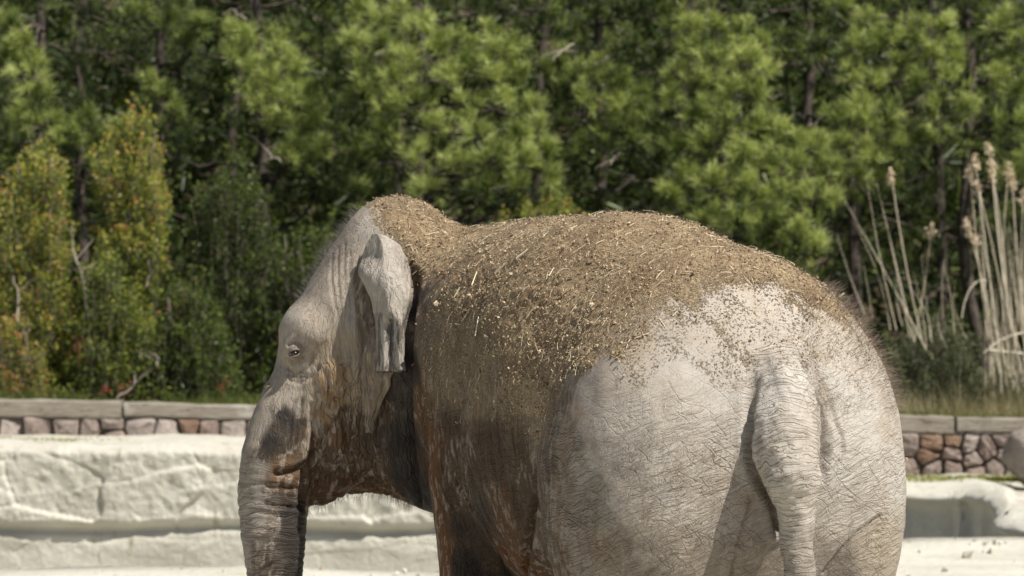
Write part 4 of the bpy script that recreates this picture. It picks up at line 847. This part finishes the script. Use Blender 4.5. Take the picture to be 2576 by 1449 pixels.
pine(1080, 36.8, [(905, 30, 36, -.5), (950, 60, 40, -.6), (1010, 45, 38, -.6), (1060, 70, 42, -.7), (900, 110, 38, -.6), (960, 130, 42, -.8), (1020, 150, 42, -.8), (1100, 120, 42, -.8), (920, 180, 40, -.7), (990, 200, 42, -.8), (1160, 110, 38, -.7), (1180, 160, 40, -.8), (1240, 90, 34, -.6), (1250, 130, 40, -.8), (1290, 130, 36, -.7),
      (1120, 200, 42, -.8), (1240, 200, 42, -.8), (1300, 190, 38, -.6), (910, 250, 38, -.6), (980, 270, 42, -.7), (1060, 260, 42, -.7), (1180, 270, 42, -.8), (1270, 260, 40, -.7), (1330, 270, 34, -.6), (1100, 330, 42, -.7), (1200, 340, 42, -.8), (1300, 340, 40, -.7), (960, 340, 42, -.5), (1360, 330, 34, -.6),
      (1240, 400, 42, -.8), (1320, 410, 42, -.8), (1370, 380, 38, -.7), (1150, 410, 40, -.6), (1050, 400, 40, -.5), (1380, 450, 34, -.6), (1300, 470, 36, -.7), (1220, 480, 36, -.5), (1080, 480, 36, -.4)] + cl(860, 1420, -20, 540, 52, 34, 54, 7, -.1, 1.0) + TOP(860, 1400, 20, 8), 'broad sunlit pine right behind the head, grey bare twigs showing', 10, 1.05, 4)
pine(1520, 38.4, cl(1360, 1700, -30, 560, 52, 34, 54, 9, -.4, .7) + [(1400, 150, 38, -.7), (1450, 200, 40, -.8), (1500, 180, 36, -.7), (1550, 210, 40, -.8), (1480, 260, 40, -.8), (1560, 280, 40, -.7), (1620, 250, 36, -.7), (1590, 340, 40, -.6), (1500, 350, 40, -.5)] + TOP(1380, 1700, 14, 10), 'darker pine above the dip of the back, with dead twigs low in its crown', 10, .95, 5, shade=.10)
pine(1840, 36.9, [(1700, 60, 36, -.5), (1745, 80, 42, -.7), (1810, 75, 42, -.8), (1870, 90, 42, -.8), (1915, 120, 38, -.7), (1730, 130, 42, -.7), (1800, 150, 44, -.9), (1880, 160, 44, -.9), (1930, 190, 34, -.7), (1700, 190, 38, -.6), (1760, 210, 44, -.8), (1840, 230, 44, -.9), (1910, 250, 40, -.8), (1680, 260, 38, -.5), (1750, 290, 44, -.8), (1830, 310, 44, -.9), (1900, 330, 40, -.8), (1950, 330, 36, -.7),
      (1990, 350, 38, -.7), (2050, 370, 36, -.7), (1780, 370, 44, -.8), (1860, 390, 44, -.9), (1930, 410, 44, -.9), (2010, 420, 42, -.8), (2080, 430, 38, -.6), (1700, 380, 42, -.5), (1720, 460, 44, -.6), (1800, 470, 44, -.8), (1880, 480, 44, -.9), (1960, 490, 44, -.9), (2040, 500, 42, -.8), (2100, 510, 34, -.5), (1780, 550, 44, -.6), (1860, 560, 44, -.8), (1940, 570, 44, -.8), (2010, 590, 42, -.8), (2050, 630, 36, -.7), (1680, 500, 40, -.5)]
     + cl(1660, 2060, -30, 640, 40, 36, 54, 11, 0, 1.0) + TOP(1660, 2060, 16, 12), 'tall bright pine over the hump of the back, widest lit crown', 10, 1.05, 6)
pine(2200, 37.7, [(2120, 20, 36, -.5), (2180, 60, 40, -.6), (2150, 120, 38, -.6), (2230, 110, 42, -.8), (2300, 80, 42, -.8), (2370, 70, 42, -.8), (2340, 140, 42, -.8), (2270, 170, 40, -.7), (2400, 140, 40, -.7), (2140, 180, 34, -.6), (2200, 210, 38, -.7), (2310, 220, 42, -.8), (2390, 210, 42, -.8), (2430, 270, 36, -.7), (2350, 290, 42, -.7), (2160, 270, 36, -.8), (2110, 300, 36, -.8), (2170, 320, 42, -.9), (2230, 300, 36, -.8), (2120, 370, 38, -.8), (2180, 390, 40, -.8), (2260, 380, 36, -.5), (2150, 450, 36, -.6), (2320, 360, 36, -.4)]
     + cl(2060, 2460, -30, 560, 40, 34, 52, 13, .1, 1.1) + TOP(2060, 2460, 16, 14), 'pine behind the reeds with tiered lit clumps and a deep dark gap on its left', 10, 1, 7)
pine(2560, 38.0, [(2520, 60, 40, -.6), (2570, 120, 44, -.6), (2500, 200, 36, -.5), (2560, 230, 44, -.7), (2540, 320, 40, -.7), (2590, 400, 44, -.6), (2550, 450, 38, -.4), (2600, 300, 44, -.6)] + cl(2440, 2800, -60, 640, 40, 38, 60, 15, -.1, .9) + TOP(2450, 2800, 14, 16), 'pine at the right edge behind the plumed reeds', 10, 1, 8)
# darker rank standing behind the first
for i_, x_ in enumerate((-250, 180, 560, 960, 1340, 1700, 2040, 2380, 2750)):
    GS = GAPS; GAPS = [(a_, b_, c_ * .85, d_ * .85) for a_, b_, c_, d_ in GS]
    LBL = ['first of the rear rank at the far left', 'behind the left edge pine', 'behind the bright column of foliage', 'behind the head and left of the dip', 'above the dip of the back', 'behind the dark gap over the back', 'behind the tallest bright pine', 'behind the sparse reeds', 'last of the rear rank at the far right'][i_]
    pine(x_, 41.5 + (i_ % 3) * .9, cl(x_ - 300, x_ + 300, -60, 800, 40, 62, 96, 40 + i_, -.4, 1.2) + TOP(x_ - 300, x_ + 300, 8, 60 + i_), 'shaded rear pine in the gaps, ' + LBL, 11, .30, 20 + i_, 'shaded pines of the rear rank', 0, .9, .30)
    GAPS = GS
# ------------------------------------------------------------------ the wood beyond, one dark mass
fb = Bag(); n = 6500; xs = rg.uniform(-16, 16, n); ys = rg.uniform(45, 56, n); zs = hill_z(xs, ys) + rg.uniform(0, 8, n); zs = np.minimum(zs, 11)
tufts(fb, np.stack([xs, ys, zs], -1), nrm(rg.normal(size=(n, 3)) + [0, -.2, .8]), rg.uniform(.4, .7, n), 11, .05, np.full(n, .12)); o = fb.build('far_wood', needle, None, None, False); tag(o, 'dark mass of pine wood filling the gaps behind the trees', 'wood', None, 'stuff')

# ------------------------------------------------------------------ broad-leaved shrubs
def leaves(bag, C, N_, size, tint):
    n = len(C); a = nrm(np.cross(N_, rg.normal(size=(n, 3)))); b = np.cross(N_, a); s_ = size[:, None]; fold_ = N_ * s_ * .25
    V_ = np.stack([C - a * s_, C + b * s_ * .5 + fold_, C + a * s_, C - b * s_ * .5 + fold_], 1); f = np.arange(n * 4).reshape(-1, 4); bag.add(V_.reshape(-1, 3), f, np.repeat(tint, 4))
leafA = leaf_mat('shrub_leaves', [(0, (.030, .050, .012)), (.35, (.12, .165, .03)), (.66, (.36, .37, .07)), (.90, (.55, .40, .10)), (1, (.55, .22, .12))], .4, .45)
leafG = leaf_mat('grey_leaves', [(0, (.06, .085, .04)), (.6, (.13, .165, .075)), (1, (.28, .27, .15))], .3, .6)
twig_s = N('twig', .85, .2); twig = twig_s.done(twig_s.mix(twig_s.attr('tint'), (.13, .095, .075), (.42, .36, .31)))
def shrub(px, pybase, Y, outline, label, nst, nl, tipc, seed, mat=leafA, cat='shrub', group=None, size=(.018, .034), bare=.0, depth=.45, base_t=.2):
    """outline: (py, left px, right px) rows from the top down; upright twigs fill it"""
    r6 = np.random.default_rng(seed); base = P(px, pybase, Y); base[2] = hill_z(base[0], Y) - .03; rt = empty('shrub', base, label, cat, group)
    ys_ = np.array([o_[0] for o_ in outline], float); l = np.array([o_[1] for o_ in outline], float); r = np.array([o_[2] for o_ in outline], float); st = Bag(); fb = Bag(); k = Y / FPX
    w = (r - l); cum = np.concatenate([[0], np.cumsum((w[1:] + w[:-1]) / 2 * np.diff(ys_))]); cum /= cum[-1]
    for _ in range(nst):
        y = np.interp(r6.random(), cum, ys_) + r6.normal() * 14; L_ = np.interp(y, ys_, l); R_ = np.interp(y, ys_, r); x = r6.uniform(L_, R_) + r6.normal() * 11; hw = (R_ - L_) / 2 * k
        d = r6.uniform(-1, 1) * min(depth, hw + .1) ; tip = P(x, y, Y + d); ln = r6.uniform(.22, .6); lo = tip - [0, 0, ln] + np.array([(base[0] - tip[0]) * .25, (base[1] - tip[1]) * .25, 0]) * (ln / .5) + r6.normal(size=3) * .03
        t = np.linspace(0, 1, 4)[:, None]; tube(st, lo * (1 - t) + tip * t, np.linspace(.006, .0025, 4), 3, r6.random() * .6)
        m = nl; tt = r6.random(m) ** .7; C_ = lo + (tip - lo) * tt[:, None] + r6.normal(size=(m, 3)) * (.035 + .035 * (1 - tt))[:, None]
        front = np.clip(-d / max(min(depth, hw + .1), .01), -1, 1) * .5 + .5; ti = np.clip(base_t + tipc * tt ** 2 * r6.uniform(.5, 1.25) + r6.normal(size=m) * .10, 0, 1)
        leaves(fb, C_, nrm(r6.normal(size=(m, 3)) + [.1, -.25, .7]), r6.uniform(*size, m), ti)
    for q in range(7):                                   # stems from the ground
        i = r6.integers(1, len(ys_)); y = ys_[i] * .5 + ys_[i - 1] * .5; x = r6.uniform(np.interp(y, ys_, l), np.interp(y, ys_, r)); tip = P(x, y, Y + r6.uniform(-.2, .2)); t = np.linspace(0, 1, 8)[:, None]; b0 = base + r6.normal(size=3) * [.10, .08, 0]
        one = Bag(); tube(one, b0 * (1 - t) + tip * t + r6.normal(size=(8, 3)) * .02, np.linspace(.018, .006, 8), 5, .5 + .5 * bare); one.build('stem', twig, rt)
    st.build('twigs', twig, rt)['kind'] = 'stuff'; fb.build('foliage', mat, rt, None, False)['kind'] = 'stuff'
    return rt
shrub(350, 1000, 35.3, [(258, 335, 355), (290, 300, 380), (350, 255, 395), (450, 245, 410), (540, 250, 425), (640, 245, 400), (740, 250, 390), (860, 260, 390), (1000, 270, 380)], 'tall pointed shrub with yellow leaves and orange shoot tips', 560, 34, .60, 1, depth=.5, base_t=.28)
shrub(90, 1000, 35.0, [(368, 60, 150), (420, 20, 165), (520, -30, 170), (620, -60, 165), (700, -60, 190), (800, -60, 210), (900, -60, 215), (1000, -60, 215)], 'wide yellow green shrub with reddish twigs at the left edge', 760, 32, .60, 2, bare=1, depth=.55, base_t=.28)
shrub(-120, 1000, 35.6, [(330, -150, -60), (500, -260, 0), (1000, -260, 0)], 'yellow green shrub cut by the left picture edge', 260, 24, .5, 22)
shrub(560, 1000, 35.9, [(400, 540, 620), (470, 500, 680), (560, 480, 700), (700, 470, 720), (850, 440, 740), (1000, 430, 740)], 'dark olive shrub standing in shade left of the forehead', 560, 32, .34, 3, depth=.5, base_t=.0)
shrub(760, 1000, 35.6, [(560, 740, 830), (640, 690, 850), (760, 670, 900), (880, 640, 900), (1000, 620, 920)], 'dark green shrub rising directly behind the forehead and trunk', 480, 32, .36, 4, depth=.5, base_t=.02)
shrub(250, 1000, 34.7, [(620, 230, 290), (700, 190, 330), (800, 180, 400), (900, 150, 420), (1000, 140, 430)], 'mid green undergrowth at the foot of the pointed shrub', 380, 30, .38, 5, depth=.35)
shrub(470, 1000, 34.8, [(700, 440, 500), (800, 390, 560), (900, 380, 600), (1000, 370, 610)], 'low dark undergrowth in front of the olive shrub', 330, 30, .22, 6, depth=.35, base_t=.12)
shrub(40, 1000, 34.5, [(790, 20, 70), (850, 0, 110), (930, -30, 130), (1000, -40, 150)], 'low pale shrub with pinkish shoots above the timber beam', 210, 26, .85, 7, depth=.3, size=(.014, .026))
shrub(1380, 1000, 35.6, [(490, 1340, 1430), (530, 1250, 1480), (600, 1220, 1500), (800, 1220, 1520), (1000, 1230, 1520)], 'yellow flowering bush peeping over the dip of the back', 520, 30, .5, 8, depth=.5, base_t=.25)
shrub(1060, 1000, 35.8, [(560, 960, 1180), (800, 900, 1240), (1000, 900, 1240)], 'dark bush hidden behind the neck', 300, 26, .3, 9)
shrub(1800, 1000, 35.8, [(600, 1560, 2040), (800, 1520, 2100), (1000, 1520, 2120)], 'green bush hidden behind the rump', 420, 26, .25, 10)
shrub(2330, 1000, 34.8, [(800, 2350, 2420), (840, 2250, 2450), (900, 2190, 2470), (960, 2180, 2480), (1030, 2180, 2490)], 'grey green bush growing at the foot of the reeds', 460, 34, .8, 11, leafG, depth=.4, size=(.012, .026))
shrub(2560, 1000, 34.9, [(900, 2500, 2620), (960, 2470, 2680), (1035, 2470, 2700)], 'dry greyish bush at the right edge beneath the dense reeds', 260, 26, .95, 12, leafG, bare=1, depth=.35, size=(.010, .022))
def branch(px0, py0, px1, py1, Y, rad, label, seed, col_=.9, side=4, nm='dead_branch'):
    b = Bag(); r7 = np.random.default_rng(seed); a = P(px0, py0, Y); c_ = P(px1, py1, Y); t = np.linspace(0, 1, 12)[:, None]; pts = a * (1 - t) + c_ * t + np.cumsum(r7.normal(size=(12, 3)) * .012, 0) + np.array([.05, 0, 0]) * np.sin(t * 3); tube(b, pts, np.linspace(rad, rad * .35, 12), 6, col_)
    o = b.build(nm, twig); tag(o, label, 'branch')
    for k_ in range(side):
        b = Bag(); i = r7.integers(3, 10); e = pts[i] + np.array([r7.choice([-1, 1]) * r7.uniform(.1, .3), r7.normal() * .1, r7.uniform(.08, .3)]); t2 = np.linspace(0, 1, 5)[:, None]; tube(b, pts[i] * (1 - t2) + e * t2, np.linspace(rad * .4, rad * .15, 5), 4, col_); b.build('side_twig', twig, None, o)
    return o
branch(228, 880, 182, 575, 34.5, .022, 'pale bare stem leaning among the left shrubs', 1, 1.0, 5)
branch(45, 810, 42, 700, 34.5, .018, 'short pale stem between shrubs near the left edge', 2, .9, 1)
branch(290, 1003, 330, 945, 34.3, .020, 'curved grey branch rising from the grass under the dark shrub', 3, .8, 2)
branch(395, 925, 372, 880, 34.4, .012, 'small pale twig over the dark undergrowth', 4, 1.0, 1)
branch(370, 720, 368, 610, 34.9, .012, 'thin reddish stem right of the pointed shrub', 5, .6, 1)
DT = [((1000, 408), (1065, 428)), ((1090, 300), (1160, 318)), ((1070, 335), (1150, 330)), ((1080, 195), (1125, 215)), ((1100, 205), (1130, 190)), ((1180, 190), (1260, 178)), ((1215, 480), (1310, 460)), ((1140, 335), (1165, 318)), ((1240, 330), (1330, 318)), ((1560, 380), (1530, 420)), ((1600, 440), (1550, 480)), ((1830, 345), (1790, 352)), ((2060, 300), (2040, 320)), ((640, 350), (705, 410)), ((580, 20), (620, 50)), ((1980, 230), (1940, 250)), ((2330, 240), (2290, 262)), ((1390, 150), (1440, 110)), ((1500, 165), (1540, 140))]
for i_, (a_, b_) in enumerate(DT):
    bb = Bag(); r7 = np.random.default_rng(i_); A0 = P(*a_, 35.75 if 880 < a_[0] < 1400 or a_[0] > 1700 else 36.6); B0 = P(*b_, 36.3); t = np.linspace(0, 1, 8)[:, None]; pts = A0 * (1 - t) + B0 * t + r7.normal(size=(8, 3)) * .012; tube(bb, pts, np.linspace(.006, .014, 8), 5, .6)
    near_ = min([o_ for o_ in sc.objects if o_.name.startswith('pine_tree')], key=lambda o_: abs(o_.location[0] - A0[0]) + 2 * abs(o_.location[1] - 37)); tw = bb.build('dead_twig', twig, near_)
    for _ in range(3):
        bb = Bag(); k_ = r7.integers(0, 6); e = pts[k_] + r7.normal(size=3) * [.12, .06, .07]; t2 = np.linspace(0, 1, 4)[:, None]; tube(bb, pts[k_] * (1 - t2) + e * t2, [.006, .005, .004, .002], 4, .9); bb.build('side_twig', twig, near_, tw)
# red flowers near the beams
def flowers(name, label, cat, pts, Y, r, colr, group=None):
    s = N(name + '_petal', .6, .3); fm = s.done(colr)
    for (a_, b_, lab) in pts:
        rt_ = P(a_, b_, Y); b = Bag(); m = 26; leaves(b, rt_ + rg.normal(size=(m, 3)) * [r, r * .6, r * .8], nrm(rg.normal(size=(m, 3))), rg.uniform(.008, .018, m), rg.random(m)); tube(b, [rt_ - [0, 0, .22], rt_], [.003, .002], 3)
        e_ = empty(name, rt_ - [0, 0, .22], lab, cat, group); b.build('shoot', fm, e_, None, False)['kind'] = 'stuff'
flowers('red_shoot', '', 'plant', [(265, 982, 'left of two red shoots low over the first beam joint'), (312, 975, 'right of two red shoots low over the first beam joint'), (32, 985, 'red shoot near the left edge above the beam'), (200, 865, 'red shoots beside the pale leaning stem'), (555, 968, 'red shoot in the dark undergrowth left of the trunk')], 34.1, .045, (.42, .10, .07))
flowers('red_shoot', '', 'plant', [(470, 735, 'tall rusty red shoots among the dark olive shrub'), (450, 770, 'drooping rusty red shoots low on the dark olive shrub'), (150, 545, 'reddish shoots on the wide shrub at the left')], 34.6, .10, (.30, .095, .06))
# grass strip behind the beams
gb = Bag(); n = 13000; xs = rg.uniform(-8, 8, n); ys = stone_y(xs) + .22 + rg.random(n) ** 1.5 * 1.6; zs = hill_z(xs, ys); hgt = rg.uniform(.04, .13, n) * (1 + .8 * (noise3(np.stack([xs, ys, xs * 0], -1), 1.5, 3) > .2)); d = nrm(rg.normal(size=(n, 3)) * .35 + [0, 0, 1]); sd = nrm(np.cross(d, rg.normal(size=(n, 3)))) * .005; b0 = np.stack([xs, ys, zs - .01], -1)
V_ = np.stack([b0 - sd, b0 + sd, b0 + d * hgt[:, None]], 1).reshape(-1, 3); gb.add(V_, np.arange(n * 3).reshape(-1, 3), np.repeat(np.clip(.35 + rg.normal(size=n) * .2, 0, 1), 3))
grassm = leaf_mat('grass_blades', [(0, (.05, .08, .02)), (.5, (.15, .18, .045)), (1, (.40, .36, .12))], .35, .5); o = gb.build('grass', grassm, None, None, False); tag(o, 'short green grass along the back edge of the timber beams', 'grass', None, 'stuff')
gb = Bag(); n = 5200; xs = np.where(rg.random(n) < .6, rg.uniform(4.4, 7.2, n), rg.normal(6.1, .5, n)); ys = rg.uniform(33.75, 34.8, n); zs = hill_z(xs, ys); hgt = rg.gamma(3, .075, n) + .06; d = nrm(rg.normal(size=(n, 3)) * .38 + [0, 0, 1]); sd = nrm(np.cross(d, rg.normal(size=(n, 3)))) * .004; b0 = np.stack([xs, ys, zs - .01], -1)
V_ = np.stack([b0 - sd, b0 + sd, b0 + d * hgt[:, None]], 1).reshape(-1, 3); gb.add(V_, np.arange(n * 3).reshape(-1, 3), np.repeat(np.clip(.72 + rg.normal(size=n) * .25, 0, 1), 3))
drym = leaf_mat('dry_blades', [(0, (.10, .12, .04)), (.5, (.27, .24, .12)), (1, (.52, .44, .29))], .3, .6); o = gb.build('dry_grass', drym, None, None, False); tag(o, 'tangled dry olive grass round the feet of the reeds', 'grass', None, 'stuff')
# moss and grass tufts on the ledges
gb = Bag(); n = 5000; k1 = rg.random(n) < .45; xs = np.where(k1, rg.normal(-6.0, .6, n), rg.normal(5.2, .55, n)); ys = np.where(k1, rg.uniform(31.6, 32.9, n), rg.uniform(31.0, 32.6, n)); zs = np.where(k1, shelf_z(xs), .34 * (1 - np.clip((ys - 30) / 3, 0, 1)) + shelf_z(xs) * np.clip((ys - 30) / 3, 0, 1)) + .02
d = nrm(rg.normal(size=(n, 3)) * .5 + [0, 0, 1]); sd = nrm(np.cross(d, rg.normal(size=(n, 3)))) * .008; b0 = np.stack([xs, ys, zs - .02], -1); V_ = np.stack([b0 - sd, b0 + sd, b0 + d * rg.uniform(.02, .05, n)[:, None]], 1).reshape(-1, 3); gb.add(V_, np.arange(n * 3).reshape(-1, 3), np.repeat(np.clip(.7 + rg.normal(size=n) * .2, 0, 1), 3))
o = gb.build('moss', grassm, None, None, False); tag(o, 'thin yellow green moss and grass on the sunlit ledges', 'moss', None, 'stuff')

pbg = Bag(); n = 220; xs = rg.uniform(-5.5, 7, n); ys = rim_y(xs) - rg.random(n) ** 1.4 * 5 - .05; crumbs(pbg, np.stack([xs, ys, xs * 0 + .03], -1), rg.gamma(2, .008, n) + .008)
s = N('pebble', .9, .2); o = pbg.build('pebbles', s.done(s.mix(s.attr('tint'), (.30, .26, .20), (.56, .52, .43))), None, None, False); tag(o, 'small pebbles strewn on the pale sand near the rim of the platform', 'pebbles', None, 'stuff')
# ------------------------------------------------------------------ reeds
s = N('reed_cane', .6, .3); reedm = s.done(s.mix(s.attr('tint'), (.46, .38, .27), (.74, .66, .52)))
s = N('reed_plume', .9, .1); plumem = s.done(s.mix(s.attr('tint'), (.52, .41, .27), (.80, .69, .52)))
def reeds(base, Y, canes, label, seed):
    r8 = np.random.default_rng(seed); rt = empty('reed_clump', P(*base, Y) * [1, 1, 0] + [0, 0, hill_z(P(*base, Y)[0], Y)], label, 'reeds', 'dry reeds behind the right beams')
    for (bx, by, tx, ty, w, pl) in canes:
        dy = r8.uniform(-.25, .25); a = P(bx, by, Y + dy); b_ = P(tx, ty, Y + dy + r8.normal() * .05); t = np.linspace(0, 1, 8)[:, None]; bend = np.array([r8.normal() * .05, 0, 0]); pts = a * (1 - t) + b_ * t + bend * np.sin(t * np.pi); g = Bag()
        tube(g, pts, np.linspace(w, w * (.75 if pl else .25), 8) * .52, 6, r8.uniform(.2, 1)); g.build('cane', reedm, rt)
        if pl:
            f = Bag(); m = 110; tt = r8.random(m); ln = pl; ax = nrm(pts[-1] - pts[-2]); C_ = b_ + ax * (tt * ln - .04)[:, None] + r8.normal(size=(m, 3)) * (.024 * np.sin(np.clip(tt + .12, 0, 1) * np.pi) + .006)[:, None]
            leaves(f, C_, nrm(r8.normal(size=(m, 3))), r8.uniform(.012, .028, m), r8.random(m)); f.build('plume', plumem, rt, None, False)['kind'] = 'stuff'
reeds((2330, 1000), 34.2, [(2330, 880, 2122, 500, .013, 0), (2255, 830, 2180, 445, .012, 0), (2300, 860, 2205, 460, .014, 0), (2320, 860, 2244, 452, .014, .17), (2300, 860, 2342, 590, .013, .17), (2175, 790, 2105, 590, .010, 0), (2340, 850, 2285, 720, .010, 0), (2345, 860, 2318, 640, .010, 0),
      (2400, 840, 2372, 660, .012, 0), (2372, 800, 2388, 598, .009, 0), (2380, 870, 2366, 770, .009, 0), (2430, 850, 2405, 700, .008, 0), (2240, 830, 2150, 560, .010, 0), (2290, 850, 2230, 560, .012, 0), (2330, 870, 2300, 690, .011, 0), (2195, 800, 2168, 640, .008, 0), (2270, 820, 2255, 700, .009, 0)], 'sparse leaning dry reeds right of the rump, most without plumes', 1)
r8 = np.random.default_rng(4); dense = [(2500, 950, 2441, 440, .014, .17), (2520, 950, 2455, 415, .014, .18), (2540, 950, 2460, 470, .012, .12), (2545, 960, 2487, 375, .014, .10), (2570, 960, 2497, 450, .015, .20), (2575, 960, 2495, 425, .014, .17), (2500, 940, 2437, 578, .014, .18), (2530, 960, 2535, 440, .014, .18), (2590, 950, 2548, 470, .014, .2), (2600, 960, 2575, 500, .014, .16), (2520, 950, 2450, 600, .010, .08), (2620, 950, 2600, 430, .014, .2), (2660, 950, 2640, 470, .014, .2)]
for _ in range(46): tx = r8.uniform(2450, 2640); dense.append((tx + r8.uniform(0, 75), r8.uniform(900, 1000), tx, r8.uniform(480, 760), r8.uniform(.008, .014), 0))
reeds((2570, 1000), 34.0, dense, 'dense upright dry reeds with beige feathery plumes at the right edge', 2)
b = Bag(); t = np.linspace(0, 1, 14); xx = 2420 + 60 * t; yy = 800 - 100 * np.sin(np.minimum(t * 1.9, 1.9) * .85); rt_ = [o_ for o_ in sc.objects if o_.name.startswith('reed_clump')][-1]
pts = P(2420 + 62 * t ** 1.6, 800 - 95 * np.sin(t * 1.75), 33.9); tube(b, pts, np.linspace(.006, .014, 14), 5, 1.0); b.build('bent_blade', reedm, rt_)
b = Bag(); tube(b, P(np.linspace(2475, 2640, 8), 838 + np.array([50, 30, 16, 6, 0, -4, -6, -6.]), 33.85), .011, 5, 1.0); b.build('bent_blade', reedm, rt_)
b = Bag(); tube(b, P(np.linspace(2490, 2700, 8), np.linspace(880, 905, 8), 33.85), .012, 5, 1.0); b.build('bent_blade', reedm, rt_)
print('T foliage verts', sum(SEEN))

_t = {}
for o_ in sc.objects:
    if o_.type == 'MESH': o_.data.calc_loop_triangles(); _t[o_.name.split('.')[0]] = _t.get(o_.name.split('.')[0], 0) + len(o_.data.loop_triangles)
#print('T tris', sum(_t.values()), sorted(_t.items(), key=lambda q: -q[1])[:9])
